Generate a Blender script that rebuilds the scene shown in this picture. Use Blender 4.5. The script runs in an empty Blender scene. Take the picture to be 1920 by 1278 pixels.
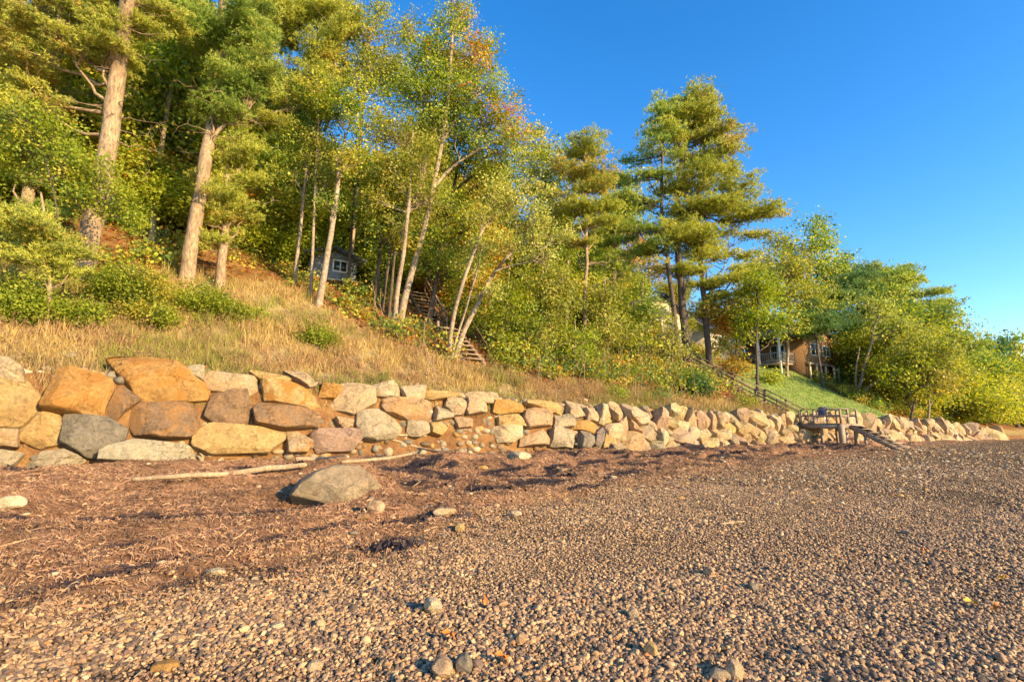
import bpy, math, random
import numpy as np
from mathutils import Vector
R=math.radians
rng=np.random.default_rng(7)
random.seed(7)
scene=bpy.context.scene
# ------------------------------------------------------------------ camera, sky, sun, exposure
F=960.0; PITCH=math.atan((805-639)/F); CZ=1.6
cam=bpy.data.cameras.new('camera'); camo=bpy.data.objects.new('camera',cam)
scene.collection.objects.link(camo); scene.camera=camo
camo.location=(0,0,CZ); camo.rotation_euler=(R(90)+PITCH,0,0)
cam.sensor_width=36; cam.lens=36*F/1920; cam.clip_end=3000
SUN_AZ=math.atan2(0.80,-0.60)     # clockwise from +Y
SUN_EL=R(19)
sd=Vector((math.sin(SUN_AZ)*math.cos(SUN_EL),math.cos(SUN_AZ)*math.cos(SUN_EL),math.sin(SUN_EL)))
sl=bpy.data.lights.new('sun','SUN'); sl.energy=4.5; sl.angle=R(0.5); sl.color=(1.0,0.75,0.38)
so=bpy.data.objects.new('sun',sl); scene.collection.objects.link(so)
so.rotation_euler=sd.to_track_quat('Z','Y').to_euler()
world=bpy.data.worlds.new("World"); scene.world=world; world.use_nodes=True
wn=world.node_tree.nodes; wl=world.node_tree.links; wn.clear()
wo=wn.new('ShaderNodeOutputWorld'); bg=wn.new('ShaderNodeBackground'); sky=wn.new('ShaderNodeTexSky')
sky.sky_type='NISHITA'; sky.sun_disc=False; sky.sun_elevation=SUN_EL; sky.sun_rotation=SUN_AZ
sky.air_density=1.0; sky.dust_density=0.2; sky.ozone_density=2.4
hs=wn.new('ShaderNodeHueSaturation'); hs.inputs['Hue'].default_value=.505; hs.inputs['Saturation'].default_value=1.36; hs.inputs['Value'].default_value=1.10
wl.new(sky.outputs[0],hs.inputs['Color']); wl.new(hs.outputs[0],bg.inputs['Color'])
bg.inputs['Strength'].default_value=0.15; wl.new(bg.outputs[0],wo.inputs[0])
scene.view_settings.view_transform='Standard'; scene.view_settings.look='None'
scene.view_settings.exposure=1.17; scene.view_settings.gamma=1.0
scene.cycles.max_bounces=6; scene.cycles.diffuse_bounces=3; scene.cycles.transparent_max_bounces=6

# ------------------------------------------------------------------ the lie of the land
W0=np.array([-11.4,11.4]); U=np.array([.836,.548]); U=U/np.linalg.norm(U); N=np.array([-U[1],U[0]])
def sn(x,y):
    dx=x-W0[0]; dy=y-W0[1]; return dx*U[0]+dy*U[1], dx*N[0]+dy*N[1]
def xy(s,n): return W0[0]+s*U[0]+n*N[0], W0[1]+s*U[1]+n*N[1]
def ztop(s): return np.interp(s,[-15,0,9,19,34,45,58,66,74,150],[3.0,2.95,2.9,2.5,2.35,2.2,1.95,1.5,1.0,.9])
def gfac(s): return np.interp(s,[-15,12,30,50,66,85,110,160],[1,1,.88,.82,.8,.6,.4,.25])
def prof(n): return np.interp(n,[0,.6,1.6,4,9,13,17,25,60,150],[-1.9,-.1,.15,1.4,4.5,6.9,8.2,9.2,11,13])
def _hash(ix,iy,seed):
    h=(ix.astype(np.int64)*374761393+iy.astype(np.int64)*668265263+seed*1442695041)&0x7fffffff
    h=(h^(h>>13))*1274126177&0x7fffffff
    return ((h^(h>>16))&0xffff)/65535.0
def vnoise(x,y,seed=0):
    x=np.asarray(x,float);y=np.asarray(y,float)
    ix=np.floor(x);iy=np.floor(y);fx=x-ix;fy=y-iy
    fx=fx*fx*(3-2*fx);fy=fy*fy*(3-2*fy)
    a=_hash(ix,iy,seed);b=_hash(ix+1,iy,seed);c=_hash(ix,iy+1,seed);d=_hash(ix+1,iy+1,seed)
    return a*(1-fx)*(1-fy)+b*fx*(1-fy)+c*(1-fx)*fy+d*fx*fy
def fbm(x,y,o=4,seed=0):
    t=0;a=.5;s=0
    for i in range(o):
        t=t+a*vnoise(x*2**i+17.3*i,y*2**i-9.1*i,seed+i);s+=a;a*=.5
    return t/s
def sm(e0,e1,x):
    t=np.clip((x-e0)/(e1-e0),0,1); return t*t*(3-2*t)
def kelp_edge(s): return np.interp(s,[-10,0,6,10,21,33,45,70],[-13.0,-12.6,-10.8,-8.8,-6.2,-5.2,-3.2,-1.4])
def kelp_mask(s,n):
    e=kelp_edge(s)+(fbm(s*.9,n*.9,3,5)-.5)*2.2
    return sm(-.4,2.6,n-e+(fbm(s*3.1,n*3.1,2,6)-.5)*1.2)
def zbase(s,n):
    beach=.65*(1-(np.clip(-n,0,80)/15.78)**1.3)
    hill=np.maximum(ztop(s)+np.where(n<1.6,prof(n),prof(n)*gfac(s)),beach)
    hill=np.where(n<1.0,np.minimum(hill,.45+ (ztop(s)-.45)*sm(.25,1.0,n)-.08),hill)
    return np.where(n<0.25,beach-.0,np.maximum(hill,beach*0+.4))
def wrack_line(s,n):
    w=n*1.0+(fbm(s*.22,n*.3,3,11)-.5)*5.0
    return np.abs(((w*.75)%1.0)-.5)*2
def wet_shade_mask(s,n):  # damp dark weed, plus ridge shadows painted along the wrack lines
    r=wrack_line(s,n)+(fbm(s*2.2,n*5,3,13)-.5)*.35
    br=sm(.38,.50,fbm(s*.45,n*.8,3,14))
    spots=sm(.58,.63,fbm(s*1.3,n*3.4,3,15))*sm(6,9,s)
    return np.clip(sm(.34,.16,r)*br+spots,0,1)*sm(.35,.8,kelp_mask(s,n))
def zfull(s,n):
    z=zbase(s,n)
    k=kelp_mask(s,n)*(n<.3)
    # warped rope-like wrack lines running along the shore
    w=n*1.0+ (fbm(s*.22,n*.3,3,11)-.5)*5.0
    ridge=np.abs(((w*.75)%1.0)-.5)*2
    ridge=sm(.25,1.0,ridge)
    mound=(fbm(s*.8,n*1.6,4,21)-.35)*.30
    strength=fbm(s*.35,n*.35,2,31)
    z=z+k*(ridge*.16*strength*1.5+mound*1.2*sm(.2,.9,strength+.2)+(fbm(s*5,n*8,4,41)-.5)*.085)
    cl=sm(.55,.75,fbm(s*1.1,n*1.1,3,77))*sm(3,9,s)*sm(-1,-2.0,n)*k
    z=z+cl*.14
    z=z+(1-k)*(n<.3)*((fbm(s*.6,n*.6,3,51)-.5)*.09+(fbm(s*5,n*5,2,61)-.5)*.02)
    f=sm(1.0,2.5,n)
    z=z+np.clip(n-13,0,9)*.42*sm(11,5,s)
    z=z+f*((fbm(s*.25,n*.25,3,71)-.5)*.7+(fbm(s*1.5,n*1.5,3,81)-.5)*.22)
    return z
def ground(x,y):
    s,n=sn(np.asarray(x,float),np.asarray(y,float)); return zfull(s,n)
def ray(px,py):
    x=(px-960)/F; z=(639-py)/F; c,s=math.cos(PITCH),math.sin(PITCH)
    return np.array([x,c-z*s,s+z*c])
_T=np.arange(1.5,220,.04)
def hit(px,py):
    """the ground point the photograph shows at a pixel"""
    d=ray(px,py); P=d[None]*_T[:,None]+np.array([0,0,CZ]); s,n=sn(P[:,0],P[:,1])
    k=P[:,2]<zfull(s,n)
    if not k.any(): return P[np.argmin(np.abs(_T-60))]
    p=P[np.argmax(k)].copy(); p[2]=float(ground(p[0],p[1])); return p
def at(px,py,Y):
    d=ray(px,py); return d*(Y/d[1])+np.array([0,0,CZ])
def wall_plane(px,py,back=.30):
    """point of the battered wall face behind a pixel -> s, z"""
    d=ray(px,py); t=_T[:1500]*.9
    P=d[None]*t[:,None]+np.array([0,0,CZ]); s,n=sn(P[:,0],P[:,1])
    k=np.argmax(n-(P[:,2]-.65)*back>0); return float(s[k]),float(P[k,2])

# ------------------------------------------------------------------ mesh + object helpers
def mesh(name,V,Fc,mat=None,smooth=False,col=None,extra=None):
    """V (n,3); Fc (m,3|4) int array or list of those arrays"""
    me=bpy.data.meshes.new(name)
    V=np.asarray(V,np.float32)
    if not isinstance(Fc,list): Fc=[Fc]
    Fc=[np.asarray(f,np.int32) for f in Fc if len(f)]
    tot=np.concatenate([np.full(len(f),f.shape[1],np.int32) for f in Fc])
    idx=np.concatenate([f.ravel() for f in Fc])
    me.vertices.add(len(V)); me.vertices.foreach_set('co',V.ravel())
    me.loops.add(len(idx)); me.loops.foreach_set('vertex_index',idx)
    me.polygons.add(len(tot))
    me.polygons.foreach_set('loop_start',np.concatenate([[0],np.cumsum(tot)[:-1]]).astype(np.int32))
    me.polygons.foreach_set('loop_total',tot)
    if smooth: me.polygons.foreach_set('use_smooth',np.ones(len(tot),bool))
    me.update(calc_edges=True)
    if col is not None:
        dom='FACE' if len(col)==len(tot) else 'POINT'
        a=me.attributes.new('col','FLOAT_COLOR',dom)
        c=np.ones((len(col),4),np.float32); c[:,:3]=col; a.data.foreach_set('color',c.ravel())
    for k,v in (extra or {}).items():
        a=me.attributes.new(k,'FLOAT','POINT'); a.data.foreach_set('value',np.asarray(v,np.float32))
    if mat: me.materials.append(mat)
    return me
def link(name,me,loc=(0,0,0),parent=None,label=None,cat=None,group=None,kind=None):
    o=bpy.data.objects.new(name,me); scene.collection.objects.link(o); o.location=loc
    if parent is not None: o.parent=parent
    if label: o['label']=label
    if cat: o['category']=cat
    if group: o['group']=group
    if kind: o['kind']=kind
    return o
class MB:
    def __init__(s): s.V=[];s.Q=[];s.T=[];s.n=0;s.C=[];s.CT=[]
    def add(s,V,Q=None,T=None,c=None):
        V=np.asarray(V,float)
        if Q is not None and len(Q): s.Q.append(np.asarray(Q)+s.n)
        if T is not None and len(T): s.T.append(np.asarray(T)+s.n)
        s.V.append(V); s.n+=len(V)
    def box(s,c,d,ax=None,ay=None,az=None):
        ax=np.array(ax if ax is not None else (1,0,0),float);ay=np.array(ay if ay is not None else (0,1,0),float);az=np.array(az if az is not None else (0,0,1),float)
        c=np.array(c,float);V=[]
        for k in (-1,1):
            for j in (-1,1):
                for i in (-1,1): V.append(c+ax*i*d[0]/2+ay*j*d[1]/2+az*k*d[2]/2)
        s.add(V,[[0,2,3,1],[4,5,7,6],[0,1,5,4],[2,6,7,3],[0,4,6,2],[1,3,7,5]])
    def beam(s,a,b,w,h,up=(0,0,1)):
        a=np.array(a,float);b=np.array(b,float);d=b-a;L=np.linalg.norm(d);d/=L
        sd_=np.cross(d,up);sd_/=max(np.linalg.norm(sd_),1e-6);u=np.cross(sd_,d)
        s.box((a+b)/2,(L,w,h),d,sd_,u)
    def tube(s,P,r,k=6,cap=True):
        P=np.asarray(P,float);r=np.asarray(r,float);m=len(P)
        if r.ndim==0: r=np.full(m,float(r))
        T=np.gradient(P,axis=0);T/=np.linalg.norm(T,axis=1,keepdims=True)+1e-9
        ref=np.where(np.abs(T[:,2:3])>.85,np.array([[1.,0,0]]),np.array([[0,0,1.]]))
        A=np.cross(T,ref);A/=np.linalg.norm(A,axis=1,keepdims=True)+1e-9
        for i in range(1,m):
            A[i]=A[i-1]-T[i]*np.dot(A[i-1],T[i]); A[i]/=np.linalg.norm(A[i])+1e-9
        B=np.cross(T,A); th=np.arange(k)*2*math.pi/k
        rr=r[:,None] if r.ndim==1 else r
        V=P[:,None,:]+(A[:,None,:]*np.cos(th)[None,:,None]+B[:,None,:]*np.sin(th)[None,:,None])*rr[...,None]
        i=np.arange(m-1)[:,None]*k;j=np.arange(k)[None];j2=(j+1)%k
        Q=np.stack([i+j,i+j2,i+k+j2,i+k+j],-1).reshape(-1,4)
        V=V.reshape(-1,3)
        if cap:
            V=np.vstack([V,P[0],P[-1]]);a=m*k;T3=[[a,(q+1)%k,q] for q in range(k)]+[[a+1,(m-1)*k+q,(m-1)*k+(q+1)%k] for q in range(k)]
            s.add(V,Q,T3)
        else: s.add(V,Q)
    def me(s,name,mat,smooth=False,off=(0,0,0)):
        V=np.vstack(s.V)-np.array(off)[None]
        return mesh(name,V,[np.vstack(x) for x in (s.Q,s.T) if x],mat,smooth)
# ------------------------------------------------------------------ materials
def newmat(name,rough=.8,spec=.3):
    m=bpy.data.materials.new(name);m.use_nodes=True;nt=m.node_tree
    b=nt.nodes['Principled BSDF'];b.inputs['Roughness'].default_value=rough;b.inputs['Specular IOR Level'].default_value=spec
    return m,nt,b
def nd(nt,t,**k):
    n=nt.nodes.new(t)
    for a,v in k.items():
        if a in n.inputs: n.inputs[a].default_value=v
        else: setattr(n,a,v)
    return n
def noise(nt,scale,detail=5,rough=.6,vec=None,dist=0):
    n=nt.nodes.new('ShaderNodeTexNoise');n.inputs['Scale'].default_value=scale;n.inputs['Detail'].default_value=detail;n.inputs['Roughness'].default_value=rough;n.inputs['Distortion'].default_value=dist
    if vec is not None: nt.links.new(vec,n.inputs['Vector'])
    return n
def ramp(nt,fac,stops,interp='LINEAR'):
    r=nt.nodes.new('ShaderNodeValToRGB');r.color_ramp.interpolation=interp
    e=r.color_ramp.elements
    while len(e)<len(stops): e.new(.5)
    for x,(p,c) in zip(e,stops): x.position=p;x.color=(*c,1) if len(c)==3 else c
    nt.links.new(fac,r.inputs[0]);return r
def mixc(nt,f,a,b,mode='MIX'):
    m=nt.nodes.new('ShaderNodeMix');m.data_type='RGBA';m.blend_type=mode
    for sock,v in ((m.inputs[0],f),(m.inputs[6],a),(m.inputs[7],b)):
        if hasattr(v,'is_output') : nt.links.new(v,sock)
        elif isinstance(v,(int,float)): sock.default_value=v
        else: sock.default_value=(*v,1)
    return m.outputs[2]
def bump(nt,b,h,st,dist,prev=None):
    n=nt.nodes.new('ShaderNodeBump');n.inputs['Strength'].default_value=st;n.inputs['Distance'].default_value=dist
    nt.links.new(h,n.inputs['Height'])
    if prev: nt.links.new(prev,n.inputs['Normal'])
    nt.links.new(n.outputs[0],b.inputs['Normal']);return n.outputs[0]
def objc(nt): return nt.nodes.new('ShaderNodeTexCoord').outputs['Object']

def attrmat(name,rough=.7,trans=0.0,spec=.2):
    m,nt,b=newmat(name,rough,spec)
    a=nd(nt,'ShaderNodeAttribute',attribute_name='col')
    nt.links.new(a.outputs['Color'],b.inputs['Base Color'])
    if trans>0:
        t=nt.nodes.new('ShaderNodeBsdfTranslucent');x=nt.nodes.new('ShaderNodeMixShader');x.inputs[0].default_value=trans
        br=nd(nt,'ShaderNodeHueSaturation');br.inputs['Value'].default_value=1.5;br.inputs['Saturation'].default_value=1.1
        nt.links.new(a.outputs['Color'],br.inputs['Color']);nt.links.new(br.outputs[0],t.inputs[0])
        nt.links.new(b.outputs[0],x.inputs[1]);nt.links.new(t.outputs[0],x.inputs[2])
        nt.links.new(x.outputs[0],nt.nodes['Material Output'].inputs[0])
    return m
M_leaf=attrmat('leaves',.55,.42,.35)
M_needle=attrmat('needles',.6,.34,.25)
M_straw=attrmat('straw',.8,.25,.15)
M_weed=attrmat('seaweed',.75,0,.25)

# rock: the object colour gives the stone, its alpha how rusty it is
M_rock,nt,b=newmat('fieldstone',.85,.25)
oi=nd(nt,'ShaderNodeObjectInfo'); oc=objc(nt)
va=nd(nt,'ShaderNodeVectorMath',operation='MULTIPLY_ADD'); nt.links.new(oc,va.inputs[0]); va.inputs[1].default_value=(1,1,1)
rr=nd(nt,'ShaderNodeMath',operation='MULTIPLY'); nt.links.new(oi.outputs['Random'],rr.inputs[0]); rr.inputs[1].default_value=50
nt.links.new(rr.outputs[0],va.inputs[2]); vec=va.outputs[0]
n1=noise(nt,2.6,10,.72,vec,.8); n2=noise(nt,12,10,.78,vec,.4); n3=noise(nt,60,6,.8,vec); n4=noise(nt,1.8,10,.72,vec,1.2)
base=mixc(nt,1.0,oi.outputs['Color'],ramp(nt,n1.outputs[0],[(.3,(.62,.60,.60)),(.5,(1,1,1)),(.7,(1.25,1.2,1.1))]).outputs[0],'MULTIPLY')
base=mixc(nt,1.0,base,ramp(nt,n2.outputs[0],[(.3,(.42,.38,.36)),(.47,(.95,.95,.95)),(.7,(1.45,1.4,1.35))]).outputs[0],'MULTIPLY')
base=mixc(nt,.8,base,ramp(nt,n3.outputs[0],[(.3,(.6,.58,.56)),(.5,(1,1,1)),(.7,(1.35,1.3,1.25))]).outputs[0],'MULTIPLY')
rf=nd(nt,'ShaderNodeMath',operation='MULTIPLY'); nt.links.new(ramp(nt,n4.outputs[0],[(.47,(0,0,0)),(.56,(1,1,1))]).outputs[0],rf.inputs[0]); nt.links.new(oi.outputs['Alpha'],rf.inputs[1])
rust=mixc(nt,n2.outputs[0],(.30,.105,.02),(.62,.30,.06))
base=mixc(nt,rf.outputs[0],base,rust)
# hairline cracks
wv=nd(nt,'ShaderNodeTexVoronoi',feature='DISTANCE_TO_EDGE'); wv.inputs['Scale'].default_value=.7
wvv=nd(nt,'ShaderNodeVectorMath',operation='ADD'); nt.links.new(vec,wvv.inputs[0]); nt.links.new(n1.outputs['Color'],wvv.inputs[1]); nt.links.new(wvv.outputs[0],wv.inputs['Vector'])
ck=ramp(nt,wv.outputs[0],[(0,(.4,.33,.28)),(.008,(1,1,1))])
base=mixc(nt,.6,base,ck.outputs[0],'MULTIPLY')
nt.links.new(base,b.inputs['Base Color'])
hb=nd(nt,'ShaderNodeMath',operation='ADD'); nt.links.new(n2.outputs[0],hb.inputs[0]); nt.links.new(ck.outputs[0],hb.inputs[1])
p=bump(nt,b,hb.outputs[0],1.0,.075); bump(nt,b,n3.outputs[0],.9,.022,p)

# gravel pebbles (colour by random)
M_peb,nt,b=newmat('pebble',.7,.3)
oi=nd(nt,'ShaderNodeObjectInfo'); oc=objc(nt)
r=ramp(nt,oi.outputs['Random'],[(0,(.09,.07,.055)),(.12,(.25,.17,.10)),(.30,(.38,.265,.15)),(.42,(.18,.13,.095)),(.54,(.43,.31,.175)),(.64,(.29,.19,.115)),(.76,(.36,.26,.155)),(.86,(.14,.10,.08)),(.96,(.52,.40,.24)),(.988,(.36,.17,.07))],'CONSTANT')
nn=noise(nt,2.5,4,.6,oc); bb=mixc(nt,.7,r.outputs[0],ramp(nt,nn.outputs[0],[(.3,(.6,.6,.6)),(.7,(1.3,1.3,1.3))]).outputs[0],'MULTIPLY')
nt.links.new(bb,b.inputs['Base Color'])
for e_ in r.color_ramp.elements: e_.color=(min(1,e_.color[0]*1.22),e_.color[1]*1.08,e_.color[2]*.95,1)

# beach ground
M_beach,nt,b=newmat('beach_ground',.9,.15); oc=objc(nt)
ka=nd(nt,'ShaderNodeAttribute',attribute_name='kelp')
v=nd(nt,'ShaderNodeTexVoronoi'); v.inputs['Scale'].default_value=22; nt.links.new(oc,v.inputs['Vector'])
vd=ramp(nt,v.outputs['Color'],[(0,(.08,.055,.035)),(.25,(.26,.175,.10)),(.5,(.34,.235,.13)),(.75,(.18,.125,.08)),(1,(.40,.28,.16))])
ve=ramp(nt,v.outputs['Distance'],[(0,(1,1,1)),(.45,(.75,.75,.75)),(.8,(.25,.22,.2))])
g1=mixc(nt,1,vd.outputs[0],ve.outputs[0],'MULTIPLY')
na=noise(nt,.7,5,.6,oc); g1=mixc(nt,.8,g1,ramp(nt,na.outputs[0],[(.3,(.72,.66,.6)),(.7,(1.15,1.05,.95))]).outputs[0],'MULTIPLY')
mp=nd(nt,'ShaderNodeMapping'); mp.inputs['Rotation'].default_value=(0,0,-math.atan2(U[1],U[0])); mp.inputs['Scale'].default_value=(1,3,1); nt.links.new(oc,mp.inputs['Vector'])
k1=noise(nt,1.6,8,.65,mp.outputs[0],.8); k2=noise(nt,14,6,.7,mp.outputs[0],1.2); k3=noise(nt,60,4,.7,oc,2)
kc=ramp(nt,k1.outputs[0],[(.28,(.08,.045,.03)),(.42,(.32,.17,.095)),(.58,(.47,.265,.145)),(.74,(.56,.35,.20))])
kc=mixc(nt,.85,kc.outputs[0],ramp(nt,k2.outputs[0],[(.33,(.25,.22,.21)),(.50,(.9,.9,.9)),(.72,(1.6,1.45,1.3))]).outputs[0],'MULTIPLY')
kc=mixc(nt,.7,kc,ramp(nt,k3.outputs[0],[(.3,(.55,.5,.5)),(.7,(1.4,1.35,1.3))]).outputs[0],'MULTIPLY')
wa=nd(nt,'ShaderNodeAttribute',attribute_name='wet_shade'); kc=mixc(nt,wa.outputs['Fac'],kc,(.045,.032,.034)); g=mixc(nt,ka.outputs['Fac'],g1,kc); nt.links.new(g,b.inputs['Base Color'])  # kelp colour darkened for damp weed and painted-in shadow
hm=mixc(nt,ka.outputs['Fac'],ve.outputs[0],k2.outputs[0]); pp=bump(nt,b,hm,1.0,.05); bump(nt,b,k3.outputs[0],.7,.01,pp)

# hillside: straw soil / leaf litter / lawn
M_hill,nt,b=newmat('hillside_ground',.95,.1); oc=objc(nt)
fa=nd(nt,'ShaderNodeAttribute',attribute_name='forest'); la=nd(nt,'ShaderNodeAttribute',attribute_name='lawn')
h1=noise(nt,1.2,6,.65,oc,.5); h2=noise(nt,18,6,.75,oc,.5); h3=noise(nt,5,5,.7,oc)
straw=ramp(nt,h1.outputs[0],[(.3,(.26,.17,.085)),(.5,(.38,.27,.12)),(.7,(.30,.27,.09))])
litter=ramp(nt,h1.outputs[0],[(.3,(.10,.05,.025)),(.5,(.24,.12,.05)),(.7,(.34,.20,.08))])
lawn=ramp(nt,h3.outputs[0],[(.3,(.15,.22,.05)),(.5,(.26,.33,.09)),(.75,(.36,.38,.13))])
c=mixc(nt,fa.outputs['Fac'],straw.outputs[0],litter.outputs[0]); c=mixc(nt,la.outputs['Fac'],c,lawn.outputs[0])
c=mixc(nt,.8,c,ramp(nt,h2.outputs[0],[(.3,(.45,.42,.4)),(.5,(1,1,1)),(.7,(1.4,1.35,1.2))]).outputs[0],'MULTIPLY')
nt.links.new(c,b.inputs['Base Color']); bump(nt,b,h2.outputs[0],.8,.06)

def barkmat(name,c1,c2,c3,zs=.25,sc=14):
    m,nt,b=newmat(name,.9,.15);oc=objc(nt)
    mp=nd(nt,'ShaderNodeMapping');mp.inputs['Scale'].default_value=(1,1,zs);nt.links.new(oc,mp.inputs['Vector'])
    a=noise(nt,sc,8,.7,mp.outputs[0],.4);d=noise(nt,1.5,4,.6,oc)
    c=ramp(nt,a.outputs[0],[(.3,c1),(.5,c2),(.7,c3)])
    c=mixc(nt,.7,c.outputs[0],ramp(nt,d.outputs[0],[(.35,(.7,.68,.66)),(.65,(1.2,1.2,1.2))]).outputs[0],'MULTIPLY')
    nt.links.new(c,b.inputs['Base Color']);bump(nt,b,a.outputs[0],.9,.05);return m
M_bpine=barkmat('pine_bark',(.12,.08,.045),(.34,.235,.145),(.52,.39,.25))
M_bdark=barkmat('dark_bark',(.05,.035,.03),(.13,.095,.075),(.22,.17,.13))
M_bbirch=barkmat('pale_bark',(.17,.12,.08),(.34,.255,.18),(.50,.41,.31),.8,9)
M_wood=barkmat('weathered_wood',(.20,.14,.10),(.36,.27,.20),(.48,.38,.29),.3,20)
M_drift=barkmat('driftwood',(.28,.18,.10),(.47,.33,.20),(.62,.46,.30),.5,16)
def plain(name,c,rough=.7,spec=.3,var=.35,sc=8):
    m,nt,b=newmat(name,rough,spec);oc=objc(nt);a=noise(nt,sc,5,.65,oc)
    x=mixc(nt,1,c,ramp(nt,a.outputs[0],[(.3,(1-var,)*3),(.7,(1+var,)*3)]).outputs[0],'MULTIPLY');nt.links.new(x,b.inputs['Base Color']);bump(nt,b,a.outputs[0],.2,.01);return m
def siding(name,c,scale=5.0):
    m,nt,b=newmat(name,.8,.2);oc=objc(nt)
    sp=nd(nt,'ShaderNodeSeparateXYZ');nt.links.new(oc,sp.inputs[0])
    mu=nd(nt,'ShaderNodeMath',operation='MULTIPLY');nt.links.new(sp.outputs[2],mu.inputs[0]);mu.inputs[1].default_value=scale
    fr=nd(nt,'ShaderNodeMath',operation='FRACT');nt.links.new(mu.outputs[0],fr.inputs[0])
    a=noise(nt,6,6,.7,oc)
    x=mixc(nt,1,c,ramp(nt,a.outputs[0],[(.3,(.65,)*3),(.7,(1.3,)*3)]).outputs[0],'MULTIPLY')
    x=mixc(nt,1,x,ramp(nt,fr.outputs[0],[(0,(.45,)*3),(.12,(1,)*3)]).outputs[0],'MULTIPLY')
    nt.links.new(x,b.inputs['Base Color']);bump(nt,b,fr.outputs[0],.5,.02);return m
M_shingle=siding('cedar_shingles',(.33,.18,.09),5); M_grey=siding('grey_shingles',(.22,.23,.26),5); M_cream=siding('cream_siding',(.62,.52,.36),6)
M_roof=siding('roof_shingles',(.10,.11,.14),4); M_white=plain('white_paint',(.75,.74,.72),.5); M_glass=plain('window_glass',(.03,.035,.04),.08,.8,.1)
M_blue=plain('blue_canvas',(.10,.12,.22),.7)
M_conc=plain('concrete',(.35,.33,.31),.9)
M_ylw=plain('yellow_leaf',(.75,.45,.04),.6); M_oleaf=plain('orange_leaf',(.6,.18,.03),.6)
M_sea,nt,b=newmat('sea_water',.08,.5);b.inputs['Base Color'].default_value=(.03,.07,.09,1);sw=noise(nt,1.2,5,.6,objc(nt));bump(nt,b,sw.outputs[0],.4,.1)

# ------------------------------------------------------------------ ground sheets
def axis(lo,hi,dlo,dhi,d,grow=1.06,dmax=6):
    a=list(np.arange(dlo,dhi,d)); st=d;x=a[-1]
    while x<hi: st=min(st*grow,dmax);x+=st;a.append(x)
    st=d;x=a[0];pre=[]
    while x>lo: st=min(st*grow,dmax);x-=st;pre.append(x)
    return np.array(pre[::-1]+a)
def forest_mask(s,n):
    e=np.interp(s,[-12,0,3,6,8,9,11,14,18,24,30,36],[9,8.8,10.5,11.2,9.8,8.2,5.8,4.8,4.0,3.7,3.2,3.2])+(fbm(s*.7,n*.7,3,91)-.5)*1.6
    return sm(-.4,.5,n-e)
def lawn_mask(s,n):
    e=np.interp(n,[0,2,6,9,13,20],[54,51.5,53.5,56,58,58]); l=np.interp(n,[0,4,8,14],[36.4,36.5,36.9,37.6])
    w=(fbm(s*.8,n*.8,2,95)-.5)*1.2
    return sm(-.3,.3,s-l+w)*sm(.3,-.3,s-e+w)*(n<15.5)
def sheet(name,S,Nn,mat,attrs):
    s,n=np.meshgrid(S,Nn,indexing='ij'); x,y=xy(s,n); z=zfull(s,n)
    z=np.where(n<-25,z-np.clip(-n-25,0,60)*.03,z)
    a,b_=s.shape; i=np.arange(a-1)[:,None]*b_+np.arange(b_-1)[None]
    Q=np.stack([i,i+b_,i+b_+1,i+1],-1).reshape(-1,4)
    me=mesh(name,np.stack([x,y,z],-1).reshape(-1,3),Q,mat,True,extra={k:f(s,n).ravel() for k,f in attrs.items()})
    return link(name,me,kind='structure')
sheet('beach',axis(-60,420,-7,22,.075,1.05,5),np.concatenate([axis(-140,-15,-16,-14.9,.1,1.08,6)[:-1],np.arange(-15,.31,.07),[.45]]),M_beach,{'kelp':lambda s,n:kelp_mask(s,n),'wet_shade':wet_shade_mask})
sheet('hillside',axis(-60,420,-7,40,.2,1.05,5),np.concatenate([[.4,.55,.7,.85,1.0],np.arange(1.15,14,.22),axis(14,400,14,20,.5,1.08,8)]),M_hill,{'forest':lambda s,n:np.maximum(forest_mask(s,n),(n<1.12)*1.0),'lawn':lawn_mask})
xs=[-400,600];V=[(-500,-500,-1.7),(900,-500,-1.7),(900,900,-1.7),(-500,900,-1.7)]
link('sea',mesh('sea',V,np.array([[0,1,2,3]]),M_sea),kind='structure')

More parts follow.
